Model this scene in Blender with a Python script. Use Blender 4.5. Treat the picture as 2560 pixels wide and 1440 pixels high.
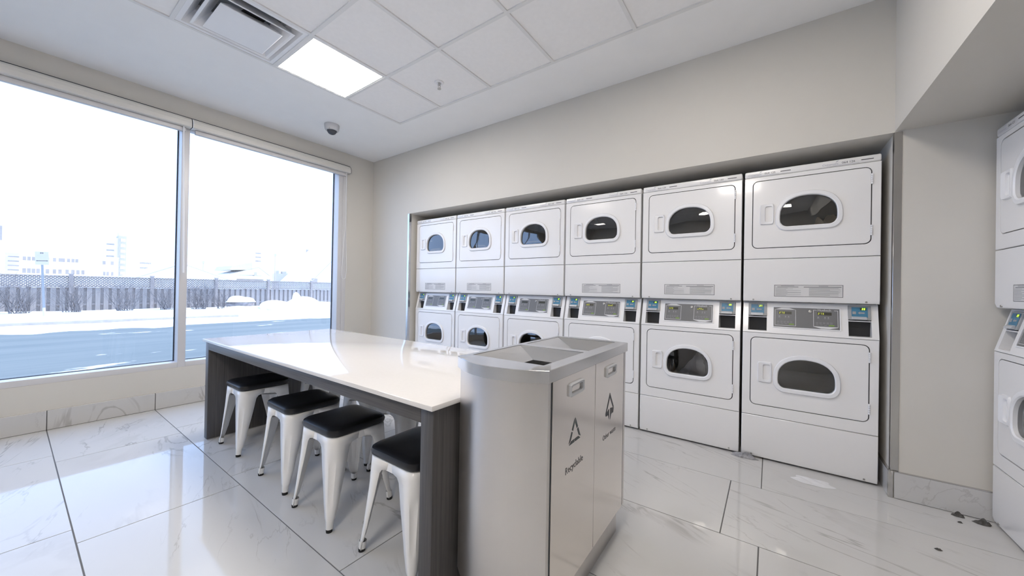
import bpy, bmesh, math, random
from mathutils import Vector, Matrix
random.seed(7)
PI = math.pi
for o in list(bpy.data.objects): bpy.data.objects.remove(o)
scn = bpy.context.scene
COL = scn.collection

# ------------------------------------------------------------------ camera
F_PX, YAW, PITCH, ROLL = 903.05, 2.19210538, 0.0047051, 0.01773867
cd = bpy.data.cameras.new('camera'); cam = bpy.data.objects.new('camera', cd); COL.objects.link(cam)
cd.sensor_width = 36.0; cd.lens = F_PX / 2560 * 36.0; cd.clip_start = 0.02; cd.clip_end = 2000
fw = Vector((math.cos(PITCH)*math.cos(YAW), math.cos(PITCH)*math.sin(YAW), math.sin(PITCH)))
rt = Vector((math.sin(YAW), -math.cos(YAW), 0)); up = rt.cross(fw)
r2 = rt*math.cos(ROLL) + up*math.sin(ROLL); u2 = up*math.cos(ROLL) - rt*math.sin(ROLL)
M = Matrix((r2, u2, -fw)).transposed().to_4x4(); M.translation = (0, 0, 1.109)
cam.matrix_world = M
scn.camera = cam
# ------------------------------------------------------------------ world, exposure
SKY = 1.0
w = bpy.data.worlds.new('sky'); scn.world = w; w.use_nodes = True
bg = w.node_tree.nodes['Background']; bg.inputs[0].default_value = (1.17, 1.66, 2.7, 1); bg.inputs[1].default_value = SKY
sd = bpy.data.lights.new('sun', 'SUN'); sun = bpy.data.objects.new('sun', sd); COL.objects.link(sun)  # added to whiten the snow outdoors, aimed clear of the window
sd.energy = 4.0; sd.angle = math.radians(2.0); sd.color = (1.0, 0.95, 0.88)
sun.rotation_euler = Vector((-0.10, -0.80, -0.57)).to_track_quat('-Z', 'Y').to_euler(); sun.location = (-14, 30, 20)
LAMP = {(0,1): 24.0, (4,1): 14.0, (0,5): 9.0, (4,5): 33.0}   # emission of the ceiling panels by grid cell
LAMP_COL = (1.0, 0.93, 0.845, 1)
vs = scn.view_settings
vs.view_transform = 'Standard'; vs.look = 'None'; vs.gamma = 1.0; vs.use_curve_mapping = False
vs.exposure = 0.4

# ------------------------------------------------------------------ helpers
class MB:
    def __init__(s): s.v = []; s.f = []
    def add(s, vs_, fs):
        n = len(s.v); s.v += [tuple(p) for p in vs_]; s.f += [tuple(i+n for i in f) for f in fs]; return s
    def box(s, x0, x1, y0, y1, z0, z1):
        return s.add([(x0,y0,z0),(x1,y0,z0),(x1,y1,z0),(x0,y1,z0),(x0,y0,z1),(x1,y0,z1),(x1,y1,z1),(x0,y1,z1)],
            [(3,2,1,0),(4,5,6,7),(0,1,5,4),(1,2,6,5),(2,3,7,6),(3,0,4,7)])
    def quad(s, a, b, c, d): return s.add([a,b,c,d], [(0,1,2,3)])
    def poly(s, pts): return s.add(pts, [tuple(range(len(pts)))])
    def loft(s, loops, cap0=False, cap1=False, closed=True):
        n = len(loops[0]); vs_ = [p for l in loops for p in l]; fs = []
        for k in range(len(loops)-1):
            for i in range(n if closed else n-1):
                j = (i+1) % n; fs.append((k*n+i, k*n+j, (k+1)*n+j, (k+1)*n+i))
        if cap0: fs.append(tuple(range(n))[::-1])
        if cap1: fs.append(tuple((len(loops)-1)*n+i for i in range(n)))
        return s.add(vs_, fs)
    def tube(s, p0, p1, r0, r1=None, n=10, cap=True):
        r1 = r0 if r1 is None else r1
        p0 = Vector(p0); p1 = Vector(p1); d = (p1-p0).normalized()
        a = d.orthogonal().normalized(); b = d.cross(a)
        ring = lambda c, r: [c+(a*math.cos(2*PI*i/n)+b*math.sin(2*PI*i/n))*r for i in range(n)]
        return s.loft([ring(p0,r0), ring(p1,r1)], cap, cap)
    def path(s, pts, r, n=6):
        for a, b in zip(pts[:-1], pts[1:]): s.tube(a, b, r, n=n)
        return s
    def lathe(s, prof, c=(0,0,0), n=24):
        loops = [[(c[0]+r*math.cos(2*PI*i/n), c[1]+r*math.sin(2*PI*i/n), c[2]+z) for i in range(n)] for r, z in prof]
        return s.loft(loops, prof[0][0] > 1e-6, prof[-1][0] > 1e-6)
    def build(s, name, mat=None, parent=None, bevel=0, segs=2, smooth=None, keep=True):
        me = bpy.data.meshes.new(name); me.from_pydata(s.v, [], s.f)
        bm = bmesh.new(); bm.from_mesh(me)
        bmesh.ops.remove_doubles(bm, verts=bm.verts, dist=1e-6)
        bmesh.ops.recalc_face_normals(bm, faces=bm.faces)
        if bevel:
            es = [e for e in bm.edges if len(e.link_faces) == 2 and e.calc_face_angle(0) > 0.5]
            bmesh.ops.bevel(bm, geom=es, offset=bevel, offset_type='OFFSET', segments=segs, profile=0.5, affect='EDGES', clamp_overlap=True)
        bm.to_mesh(me); bm.free()
        if smooth is None: smooth = bool(bevel)
        if smooth:
            me.shade_smooth(); me.set_sharp_from_angle(angle=math.radians(38))
        if mat: me.materials.append(mat)
        return link(name, me, parent)

def link(name, me, parent=None):
    o = bpy.data.objects.new(name, me); COL.objects.link(o)
    if parent: o.parent = parent
    return o
def tag(o, label=None, cat=None, group=None, kind=None):
    if label: o['label'] = label
    if cat: o['category'] = cat
    if group: o['group'] = group
    if kind: o['kind'] = kind
    return o
def thing(name, label, cat, loc=(0,0,0), rz=0, group=None, kind=None):
    o = bpy.data.objects.new(name, None); COL.objects.link(o); o.location = loc; o.rotation_euler = (0,0,rz)
    o.empty_display_size = 0.1
    return tag(o, label, cat, group, kind)
KIDS = {}
def copy_tree(o, parent=None):
    c = o.copy(); COL.objects.link(c); c.parent = parent
    for ch in [x for x in bpy.data.objects if x.parent == o]: copy_tree(ch, c)
    return c
def B(name, mat, parent, *a, bevel=0.0, **k):
    return MB().box(*a).build(name, mat, parent, bevel=bevel, **k)
def text_mb(body, size, fmap, align='LEFT', shear=0.0, mb=None):
    cu = bpy.data.curves.new('t', 'FONT'); cu.body = body; cu.size = size; cu.align_x = align; cu.shear = shear; cu.resolution_u = 2
    ob = bpy.data.objects.new('t', cu); COL.objects.link(ob)
    dg = bpy.context.evaluated_depsgraph_get(); me = bpy.data.meshes.new_from_object(ob.evaluated_get(dg))
    mb = mb or MB(); mb.add([fmap(v.co.x, v.co.y) for v in me.vertices], [tuple(p.vertices) for p in me.polygons])
    bpy.data.objects.remove(ob); bpy.data.curves.remove(cu); bpy.data.meshes.remove(me)
    return mb
SEG = {'0':'abcdef','1':'bc','2':'abged','3':'abgcd','4':'fgbc','5':'afgcd','6':'afgedc','7':'abc','8':'abcdefg','9':'abcfgd',
       'o':'cdeg','P':'abefg','E':'adefg','n':'ceg','d':'bcdeg'}
def seven(mb, s, h, fmap, wr=0.55, t=0.14, gap=0.35):
    x = 0; wd = h*wr; th = h*t
    for ch in s:
        R = {'a':(0,wd,h-th,h),'g':(0,wd,h/2-th/2,h/2+th/2),'d':(0,wd,0,th),'f':(0,th,h/2,h),'e':(0,th,0,h/2),'b':(wd-th,wd,h/2,h),'c':(wd-th,wd,0,h/2)}
        for k in SEG.get(ch, ''):
            a, b, c, d = R[k]; sk = 0.12
            mb.poly([fmap(x+a+c*sk,c), fmap(x+b+c*sk,c), fmap(x+b+d*sk,d), fmap(x+a+d*sk,d)])
        x += wd + h*gap
    return mb

# ------------------------------------------------------------------ materials
def nodes(name):
    m = bpy.data.materials.new(name); m.use_nodes = True; nt = m.node_tree
    return m, nt, nt.nodes['Principled BSDF']
def N(nt, t, **k):
    n = nt.nodes.new(t)
    for a, v in k.items(): setattr(n, a, v)
    return n
def ramp(nt, fac, stops):
    r = N(nt, 'ShaderNodeValToRGB'); e = r.color_ramp.elements
    while len(e) < len(stops): e.new(0.5)
    for el, (p, c) in zip(e, stops): el.position = p; el.color = (*c, 1) if len(c) == 3 else c
    nt.links.new(fac, r.inputs[0]); return r.outputs[0]
def noise(nt, scale, detail=4, rough=0.55, vec=None, dist=0.0):
    n = N(nt, 'ShaderNodeTexNoise'); n.inputs['Scale'].default_value = scale; n.inputs['Detail'].default_value = detail
    n.inputs['Roughness'].default_value = rough; n.inputs['Distortion'].default_value = dist
    if vec: nt.links.new(vec, n.inputs['Vector'])
    return n.outputs['Fac']
def coords(nt, scale=(1,1,1), rot=(0,0,0), rnd=0.0):
    tc = N(nt, 'ShaderNodeTexCoord'); mp = N(nt, 'ShaderNodeMapping')
    mp.inputs['Scale'].default_value = scale; mp.inputs['Rotation'].default_value = rot
    nt.links.new(tc.outputs['Object'], mp.inputs['Vector'])
    if rnd:
        oi = N(nt, 'ShaderNodeObjectInfo'); mu = N(nt, 'ShaderNodeVectorMath', operation='SCALE')
        cx = N(nt, 'ShaderNodeCombineXYZ')
        for i, k in enumerate((1.0, 2.7, 0.6)):
            m_ = N(nt, 'ShaderNodeMath', operation='MULTIPLY'); nt.links.new(oi.outputs['Random'], m_.inputs[0]); m_.inputs[1].default_value = k*rnd
            nt.links.new(m_.outputs[0], cx.inputs[i])
        nt.links.new(cx.outputs[0], mp.inputs['Location'])
    return mp.outputs[0]
def pm(name, col, rough=0.5, metal=0.0, var=0.04, scale=6.0, bump=0.0, bscale=80.0, spec=0.5, stretch=(1,1,1), rvar=0.0, coat=0.0):
    m, nt, b = nodes(name)
    v = coords(nt, stretch); f = noise(nt, scale, vec=v)
    lo = tuple(max(0, c*(1-var)) for c in col); hi = tuple(min(1, c*(1+var)) for c in col)
    nt.links.new(ramp(nt, f, [(0.3, lo), (0.7, hi)]), b.inputs['Base Color'])
    b.inputs['Metallic'].default_value = metal; b.inputs['Specular IOR Level'].default_value = spec
    b.inputs['Roughness'].default_value = rough; b.inputs['Coat Weight'].default_value = coat; b.inputs['Coat Roughness'].default_value = 0.08
    if rvar:
        mr = N(nt, 'ShaderNodeMapRange'); nt.links.new(f, mr.inputs[0]); mr.inputs[3].default_value = rough-rvar; mr.inputs[4].default_value = rough+rvar
        nt.links.new(mr.outputs[0], b.inputs['Roughness'])
    if bump:
        bn = N(nt, 'ShaderNodeBump'); bn.inputs['Strength'].default_value = bump; bn.inputs['Distance'].default_value = 0.002
        nt.links.new(noise(nt, bscale, vec=v), bn.inputs['Height']); nt.links.new(bn.outputs[0], b.inputs['Normal'])
    return m
def emit(name, col, s):
    m, nt, b = nodes(name); b.inputs['Base Color'].default_value = (*col[:3], 1); b.inputs['Emission Color'].default_value = (*col[:3], 1)
    b.inputs['Emission Strength'].default_value = s; return m
def glass(name, tint, ior=1.45, rough=0.0):
    m = bpy.data.materials.new(name); m.use_nodes = True; nt = m.node_tree; nt.nodes.remove(nt.nodes['Principled BSDF'])
    out = nt.nodes['Material Output']; mx = N(nt, 'ShaderNodeMixShader'); t = N(nt, 'ShaderNodeBsdfTransparent'); g = N(nt, 'ShaderNodeBsdfGlossy')
    t.inputs[0].default_value = (*tint, 1); g.inputs['Roughness'].default_value = rough; g.inputs[0].default_value = (1,1,1,1)
    f = N(nt, 'ShaderNodeFresnel'); f.inputs[0].default_value = ior
    nt.links.new(f.outputs[0], mx.inputs[0]); nt.links.new(t.outputs[0], mx.inputs[1]); nt.links.new(g.outputs[0], mx.inputs[2]); nt.links.new(mx.outputs[0], out.inputs[0])
    return m
def marble(name):
    m, nt, b = nodes(name)
    v = coords(nt, (1.0, 1.6, 1.0), (0, 0, 0.55), rnd=37.0)
    def vein(scale, width, dist, stretch):
        mp = N(nt, 'ShaderNodeMapping'); mp.inputs['Scale'].default_value = stretch; nt.links.new(v, mp.inputs[0])
        n = noise(nt, scale, 6, 0.55, mp.outputs[0], dist)
        s = N(nt, 'ShaderNodeMath', operation='SUBTRACT'); nt.links.new(n, s.inputs[0]); s.inputs[1].default_value = 0.5
        a = N(nt, 'ShaderNodeMath', operation='ABSOLUTE'); nt.links.new(s.outputs[0], a.inputs[0])
        r = N(nt, 'ShaderNodeMapRange'); r.interpolation_type = 'SMOOTHSTEP'
        nt.links.new(a.outputs[0], r.inputs[0]); r.inputs[1].default_value = 0; r.inputs[2].default_value = width; r.inputs[3].default_value = 1; r.inputs[4].default_value = 0
        return r.outputs[0]
    def mul(a, c):
        x = N(nt, 'ShaderNodeMath', operation='MULTIPLY'); nt.links.new(a, x.inputs[0])
        if isinstance(c, float): x.inputs[1].default_value = c
        else: nt.links.new(c, x.inputs[1])
        return x.outputs[0]
    def mask(scale, lo, hi):
        r = N(nt, 'ShaderNodeMapRange'); r.interpolation_type = 'SMOOTHSTEP'; nt.links.new(noise(nt, scale, 2, 0.5, v), r.inputs[0]); r.inputs[1].default_value = lo; r.inputs[2].default_value = hi
        return r.outputs[0]
    v1 = mul(mul(vein(0.9, 0.011, 0.9, (0.6, 1.5, 1)), mask(1.7, 0.45, 0.62)), 0.50)
    v2 = mul(mul(vein(2.1, 0.010, 0.5, (0.5, 1.6, 1)), mask(2.3, 0.5, 0.66)), 0.34)
    v3 = mul(mul(vein(0.8, 0.06, 1.2, (0.7, 1.5, 1)), mask(1.3, 0.48, 0.7)), 0.15)
    mx = N(nt, 'ShaderNodeMath', operation='ADD'); nt.links.new(v1, mx.inputs[0]); nt.links.new(v2, mx.inputs[1])
    my = N(nt, 'ShaderNodeMath', operation='ADD', use_clamp=True); nt.links.new(mx.outputs[0], my.inputs[0]); nt.links.new(v3, my.inputs[1])
    nt.links.new(ramp(nt, my.outputs[0], [(0.0, (0.60,0.595,0.592)), (1.0, (0.28,0.265,0.255))]), b.inputs['Base Color'])
    b.inputs['Roughness'].default_value = 0.045; b.inputs['Specular IOR Level'].default_value = 0.28
    return m
def wood(name, dark, light):
    m, nt, b = nodes(name); v = coords(nt, (60, 60, 1.6)); f = noise(nt, 1.6, 6, 0.65, v, 0.3)
    nt.links.new(ramp(nt, f, [(0.3, dark), (0.72, light)]), b.inputs['Base Color']); b.inputs['Roughness'].default_value = 0.42
    bn = N(nt, 'ShaderNodeBump'); bn.inputs['Strength'].default_value = 0.15; bn.inputs['Distance'].default_value = 0.001; nt.links.new(f, bn.inputs['Height']); nt.links.new(bn.outputs[0], b.inputs['Normal'])
    return m
def steel(name, col, rough, stretch):
    m, nt, b = nodes(name); v = coords(nt, stretch); f = noise(nt, 3.0, 5, 0.6, v); g = noise(nt, 2.2, 3, 0.5, coords(nt))
    nt.links.new(ramp(nt, g, [(0.3, tuple(c*0.93 for c in col)), (0.7, col)]), b.inputs['Base Color']); b.inputs['Metallic'].default_value = 1
    mr = N(nt, 'ShaderNodeMapRange'); nt.links.new(f, mr.inputs[0]); mr.inputs[3].default_value = rough*0.75; mr.inputs[4].default_value = rough*1.3
    nt.links.new(mr.outputs[0], b.inputs['Roughness'])
    bn = N(nt, 'ShaderNodeBump'); bn.inputs['Strength'].default_value = 0.06; bn.inputs['Distance'].default_value = 0.0006; nt.links.new(f, bn.inputs['Height']); nt.links.new(bn.outputs[0], b.inputs['Normal'])
    return m

wall_m = pm('wall_paint', (0.66,0.635,0.59), 0.62, var=0.015, scale=2, bump=0.08, bscale=350)
ceil_m = pm('ceiling_paint', (0.92,0.915,0.915), 0.8, var=0.01, bump=0.05, bscale=300)
tile_m = pm('acoustic_tile', (0.92,0.905,0.90), 0.9, var=0.015, scale=30, bump=0.12, bscale=500)
grid_m = pm('grid_paint', (0.80,0.795,0.79), 0.5, var=0.01)
groove_m = pm('grout', (0.15,0.148,0.15), 0.9, var=0.05)
marble_m = marble('marble_tile')
frame_m = pm('window_frame_paint', (0.66,0.65,0.66), 0.35, var=0.01)
gasket_shade_m = pm('gasket', (0.03,0.035,0.045), 0.6)  # gasket black, also used to paint shade in door gaps and above blinds
blind_m = pm('blind_cassette', (0.68,0.66,0.62), 0.4, var=0.02)
plastic_w = pm('white_plastic', (0.86,0.86,0.88), 0.28, var=0.01)
enamel = pm('white_enamel', (0.87,0.86,0.86), 0.24, var=0.008, scale=3, coat=0.45)
enamel_s = pm('white_enamel_stool', (0.90,0.89,0.88), 0.26, var=0.01)
dark_in = pm('dark_interior', (0.03,0.03,0.03), 0.6)
black_p = pm('black_plastic', (0.018,0.018,0.02), 0.5)
drum_m = pm('drum_metal', (0.06,0.058,0.055), 0.4, metal=0.6, var=0.1, scale=20)
grey_p = pm('grey_overlay', (0.165,0.165,0.17), 0.35)
reader_m = pm('reader_grey', (0.36,0.37,0.38), 0.4)
lip_m = pm('reader_lip', (0.52,0.53,0.55), 0.35)
blue_m = pm('reader_blue', (0.05,0.20,0.33), 0.35, var=0.1, scale=40)
print_w = pm('white_print', (0.72,0.72,0.73), 0.5)
print_g = pm('grey_print', (0.36,0.36,0.37), 0.5)
print_k = pm('black_print', (0.06,0.06,0.065), 0.5)
cap_m = pm('caption_grey', (0.13,0.13,0.13), 0.5)
print_m = pm('mid_print', (0.30,0.30,0.31), 0.5)
logo_m = pm('logo_print', (0.36,0.37,0.46), 0.5)
green_b = pm('green_button', (0.22,0.36,0.07), 0.4)
lcd_m = pm('lcd_dark', (0.055,0.055,0.04), 0.25)
led_y = emit('led_yellow', (0.62,0.66,0.08), 0.35)
led_g = emit('led_green', (0.55,1.0,0.08), 1.3)
screw_m = pm('screw', (0.45,0.44,0.43), 0.35, metal=0.8)
paper_m = pm('label_paper', (0.70,0.69,0.69), 0.5)
door_glass = glass('door_glass', (0.76,0.76,0.75), 2.0)
win_glass = glass('window_glass', (0.95,0.975,0.98), 1.45)
steel_b = steel('brushed_steel_body', (0.68,0.655,0.635), 0.34, (40,40,1))
steel_d = steel('polished_steel_door', (0.80,0.755,0.71), 0.17, (30,30,1))
steel_t = steel('brushed_steel_rim', (0.66,0.655,0.65), 0.24, (1,40,40))
steel_c = steel('steel_corner', (0.60,0.59,0.58), 0.22, (40,40,1))
quartz_m = pm('white_quartz', (0.80,0.775,0.755), 0.035, var=0.012, scale=60)
wood_m = wood('dark_laminate', (0.052,0.049,0.050), (0.115,0.108,0.106))
vinyl_m = pm('black_vinyl', (0.008,0.008,0.010), 0.32, bump=0.12, bscale=600)
rubber_m = pm('rubber', (0.02,0.02,0.02), 0.8)
lamp_m = {k: emit('lamp_diffuser', LAMP_COL, v) for k, v in LAMP.items()}
cloth_a = pm('blue_cloth', (0.62,0.65,0.78), 0.9, var=0.12, scale=14)
cloth_b = pm('tan_cloth', (0.50,0.42,0.30), 0.9, var=0.2, scale=20)
lint_m = pm('grey_lint', (0.30,0.30,0.32), 0.95, var=0.4, scale=60)
lint_d = pm('dark_lint', (0.09,0.085,0.08), 0.95, var=0.4, scale=90)
sheet_m = pm('dryer_sheet', (0.74,0.74,0.76), 0.8, var=0.04, scale=30)
smoke_m = pm('smoked_dome', (0.055,0.06,0.075), 0.12)
# outdoors
snow_m = pm('snow', (0.86,0.88,0.90), 0.85, var=0.03, scale=3, bump=0.5, bscale=8)
fence_m = pm('weathered_wood', (0.33,0.29,0.265), 0.9, var=0.16, scale=4, stretch=(8,8,0.6), bump=0.3, bscale=30)
fence_d = pm('weathered_wood_rail', (0.33,0.285,0.26), 0.9, var=0.2, scale=6)
twig_m = pm('twig', (0.21,0.185,0.175), 0.9, var=0.2)
rock_m = pm('rock', (0.24,0.21,0.20), 0.9, var=0.4, scale=5, bump=0.6, bscale=10)
kerb_m = pm('kerb', (0.36,0.32,0.28), 0.9, var=0.1)
galv_m = pm('galvanised', (0.26,0.27,0.28), 0.45, metal=0.3)
sign_m = pm('sign_face', (0.47,0.42,0.345), 0.5, var=0.01)
sign_k = pm('sign_print', (0.11,0.10,0.10), 0.6)
sign_g = pm('sign_grey_print', (0.45,0.42,0.36), 0.6)
b_white = pm('far_white_wall', (0.93,0.92,0.90), 0.9, var=0.02, scale=0.2)
b_pale = pm('far_pale_wall', (0.60,0.52,0.42), 0.9, var=0.02, scale=0.2)
b_grey = pm('far_grey_wall', (0.44,0.38,0.31), 0.9, var=0.03, scale=0.2)
b_win = pm('far_window', (0.33,0.28,0.24), 0.6, var=0.12, scale=0.6)
b_roof = pm('far_slate', (0.52,0.45,0.38), 0.9, var=0.03)
m_, nt_, b_ = nodes('wet_asphalt')
v_ = coords(nt_, (1.0, 0.12, 1)); f_ = noise(nt_, 1.1, 6, 0.6, v_); g_ = noise(nt_, 0.9, 5, 0.62, coords(nt_, (1.0, 0.45, 1)))
rd = ramp(nt_, f_, [(0.3, (0.065,0.08,0.072)), (0.7, (0.14,0.145,0.125))])
mk = ramp(nt_, g_, [(0.64, (0,0,0)), (0.68, (1,1,1))]); mix_ = N(nt_, 'ShaderNodeMix', data_type='RGBA')
nt_.links.new(mk, mix_.inputs[0]); nt_.links.new(rd, mix_.inputs[6]); mix_.inputs[7].default_value = (0.75,0.7,0.62,1)
nt_.links.new(mix_.outputs[2], b_.inputs['Base Color']); b_.inputs['Roughness'].default_value = 0.55; road_m = m_

# ------------------------------------------------------------------ room constants
XW, Y0, ZC = -4.39, 2.865, 2.80          # window wall, dryer wall, ceiling
YB, XR = -3.2, 1.70                       # wall behind the camera, far right wall
NX0, NX1, NZ, NY = -3.62, 0.553, 2.022, 3.76   # niche
GAP = 0.0045
ROWS = [0.185 + 0.5835*k for k in range(-6, 7)]
# ------------------------------------------------------------------ floor
floor = thing('floor', 'white marble-look porcelain tile floor with grey joints', 'floor', kind='structure')
B('subfloor', groove_m, floor, XW-0.2, XR+0.1, YB-0.1, NY+0.1, -0.12, -0.0025)
def add_tile(x0, x1, y0, y1):
    x0 = max(x0, XW+0.001); x1 = min(x1, XR); y0 = max(y0, YB); y1 = min(y1, NY)
    if x1-x0 < 0.03 or y1-y0 < 0.03: return
    cx, cy = (x0+x1)/2, (y0+y1)/2
    o = MB().box(x0-cx+GAP/2, x1-cx-GAP/2, y0-cy+GAP/2, y1-cy-GAP/2, -0.01, 0).build('floor_tile', marble_m, floor, bevel=0.0008, segs=1)
    o.location = (cx, cy, 0)
for k in range(len(ROWS)-1):
    ph = -0.03 if k % 2 == 0 else -0.178
    for j in range(-5, 4):
        add_tile(ph+1.1755*j, ph+1.1755*(j+1), ROWS[k], ROWS[k+1])
for j in range(-5, 4): add_tile(-0.03+1.1755*j, -0.03+1.1755*(j+1), ROWS[-1], NY)

# ------------------------------------------------------------------ walls
mb = MB(); T = 0.17
WY0, WY1, WZ0, WZ1 = -1.95, 2.497, 0.346, 2.62
mb.box(XW-T, XW, YB, WY0, 0, ZC); mb.box(XW-T, XW, WY1, Y0+0.2, 0, ZC); mb.box(XW-T, XW, WY0, WY1, 0, WZ0); mb.box(XW-T, XW, WY0, WY1, WZ1, ZC)
tag(mb.build('wall_left', wall_m), 'greige wall around the large window', 'wall', kind='structure')
mb = MB()
mb.box(XW, NX0, Y0, NY, 0, ZC); mb.box(NX0, NX1, Y0, NY, NZ, ZC); mb.box(NX1, XR, Y0, NY, 0, ZC); mb.box(XW, XR, NY, NY+0.1, 0, ZC)
tag(mb.build('wall_back', wall_m), 'greige wall with the recess for the row of dryers', 'wall', kind='structure')
mb = MB().box(XR, XR+0.1, YB, NY, 0, ZC).box(NX1, XR, YB, Y0, 2.027, ZC)
tag(mb.build('wall_right', wall_m), 'greige bulkhead over the right-hand dryers', 'wall', kind='structure')
tag(B('wall_near', wall_m, None, XW-T, XR+0.1, YB-0.1, YB, 0, ZC), 'plain wall closing the room on the near side', 'wall', kind='structure')

# ------------------------------------------------------------------ ceiling with lay-in grid
ceil = thing('ceiling', 'white drywall ceiling border with lay-in acoustic tiles', 'ceiling', (0,0,ZC), kind='structure')
GX = [-3.13 + 0.6*k for k in range(0, 6)]; GY = [2.335 - 0.5835*k for k in range(0, 9)]
gx0, gx1, gy0, gy1 = GX[0], GX[-1], GY[-1], GY[0]
mb = MB().box(XW-T, gx0, YB, NY, 0, 0.05).box(gx1, XR, YB, NY, 0, 0.05).box(gx0, gx1, gy1, NY, 0, 0.05).box(gx0, gx1, YB, gy0, 0, 0.05)
mb.build('drywall_border', ceil_m, ceil)
B('slab_above', dark_in, ceil, XW-T, XR+0.1, YB-0.1, NY, 0.22, 0.26)
LIGHTS = [(0,1), (4,1), (0,5), (4,5)]
VENT = (0, 2)
BW = 0.012
for i in range(len(GX)):
    B('grid_bar', grid_m, ceil, GX[i]-BW, GX[i]+BW, gy0-BW, gy1+BW, -0.004, 0.012, bevel=0.001, segs=1)
for j in range(len(GY)):
    B('grid_bar', grid_m, ceil, gx0-BW, gx1+BW, GY[j]-BW, GY[j]+BW, -0.0037, 0.012, bevel=0.001, segs=1)
tmesh = None
for i in range(len(GX)-1):
    for j in range(len(GY)-1):
        cx, cy = (GX[i]+GX[i+1])/2, (GY[j]+GY[j+1])/2; hx, hy = 0.3-BW+0.006, 0.29175-BW+0.006
        if (i,j) in LIGHTS or (i,j) == VENT: continue
        if tmesh is None:
            o = MB().box(-hx, hx, -hy, hy, 0.0045, 0.02).build('ceiling_tile', tile_m, ceil, bevel=0.002, segs=1); tmesh = o.data
        else: o = link('ceiling_tile', tmesh, ceil)
        o.location = (cx, cy, 0)
for n, (i,j) in enumerate(LIGHTS):
    cx, cy = (GX[i]+GX[i+1])/2, (GY[j]+GY[j+1])/2
    L = thing('ceiling_light', 'bright square flat ceiling light panel next to the air vent' if n == 0 else ['','square flat ceiling light panel over the steel bin','square flat ceiling light panel near the window behind the camera','square flat ceiling light panel near the bulkhead behind the camera'][n], 'ceiling light', (cx,cy,ZC), group='ceiling light panels')
    hx, hy = 0.3-BW, 0.29175-BW; fr = 0.012
    mb = MB(); mb.box(-hx, hx, -hy, -hy+fr, -0.002, 0.03); mb.box(-hx, hx, hy-fr, hy, -0.002, 0.03); mb.box(-hx, -hx+fr, -hy+fr, hy-fr, -0.002, 0.03); mb.box(hx-fr, hx, -hy+fr, hy-fr, -0.002, 0.03)
    mb.build('frame', grid_m, L)
    B('diffuser', lamp_m[(i,j)], L, -hx+fr, hx-fr, -hy+fr, hy-fr, 0.001, 0.01)
    B('housing', grid_m, L, -hx+0.02, hx-0.02, -hy+0.02, hy-0.02, 0.03, 0.09)
# vent: square stepped-cone diffuser
i, j = VENT; cx, cy = (GX[i]+GX[i+1])/2, (GY[j]+GY[j+1])/2
vent = thing('air_vent', 'white square stepped-cone air diffuser in the ceiling', 'air vent', (cx,cy,ZC))
sq = lambda h, z, hy=None: [(-h,-(hy or h),z), (h,-(hy or h),z), (h,(hy or h),z), (-h,(hy or h),z)]
MB().loft([sq(0.288,0.0,0.28), sq(0.262,-0.001,0.254), sq(0.20,0.075), sq(0.19,0.11)]).build('outer_cone', plastic_w, vent)
MB().loft([sq(0.222,-0.014), sq(0.220,-0.016), sq(0.205,-0.012), sq(0.135,0.075), sq(0.137,0.078), sq(0.210,-0.006)]).build('middle_cone', plastic_w, vent)
MB().loft([sq(0.09,0.05), sq(0.165,-0.022), sq(0.168,-0.028), sq(0.164,-0.030)], False, True).build('centre_plate', plastic_w, vent)
MB().loft([sq(0.19,0.11), sq(0.16,0.16)], False, True).build('duct', reader_m, vent)
MB().poly([(0.05,-0.06,0.02),(0.16,-0.05,0.015),(0.18,0.01,0.015),(0.17,0.075,0.02),(0.06,0.07,0.03)]).build('damper_blade', black_p, vent)
# sprinkler
sp = thing('sprinkler', 'small chrome ceiling sprinkler head with round collar', 'sprinkler', (-2.236,2.045,ZC))
MB().lathe([(0.038,0.0045),(0.038,0.002),(0.034,-0.004),(0.024,-0.006),(0.014,-0.002)]).build('collar', plastic_w, sp, smooth=True)
MB().tube((0,0,0.004),(0,0,-0.022),0.011,0.008).tube((-0.016,0,-0.014),(0.016,0,-0.014),0.004).build('body', screw_m, sp, smooth=True)
MB().path([(0.010,0,-0.02),(0.012,0,-0.035),(0.003,0,-0.05)],0.0025).path([(-0.010,0,-0.02),(-0.012,0,-0.035),(-0.003,0,-0.05)],0.0025).build('frame_arms', screw_m, sp)
MB().lathe([(0.015,-0.052),(0.016,-0.05),(0.015,-0.048)],n=12).build('deflector', screw_m, sp)
# security camera
dome_m = pm('camera_housing', (0.58,0.58,0.60), 0.45)
sc = thing('security_camera', 'white dome security camera with smoked bubble on the ceiling', 'camera', (-3.755,1.955,ZC))
MB().lathe([(0.072,0),(0.073,-0.012),(0.068,-0.05),(0.062,-0.06),(0.05,-0.063),(0.047,-0.058)],n=32).build('housing', dome_m, sc, smooth=True)
MB().lathe([(0.047,-0.056)]+[(0.046*math.cos(a),-0.060-0.042*math.sin(a)) for a in [k*PI/16 for k in range(0,9)]][:-1]+[(0.0005,-0.102)],n=32).build('dome', smoke_m, sc, smooth=True)
MB().tube((0.045,-0.05,-0.054),(0.045,-0.05,-0.066),0.004).build('screw', screw_m, sc)

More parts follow.
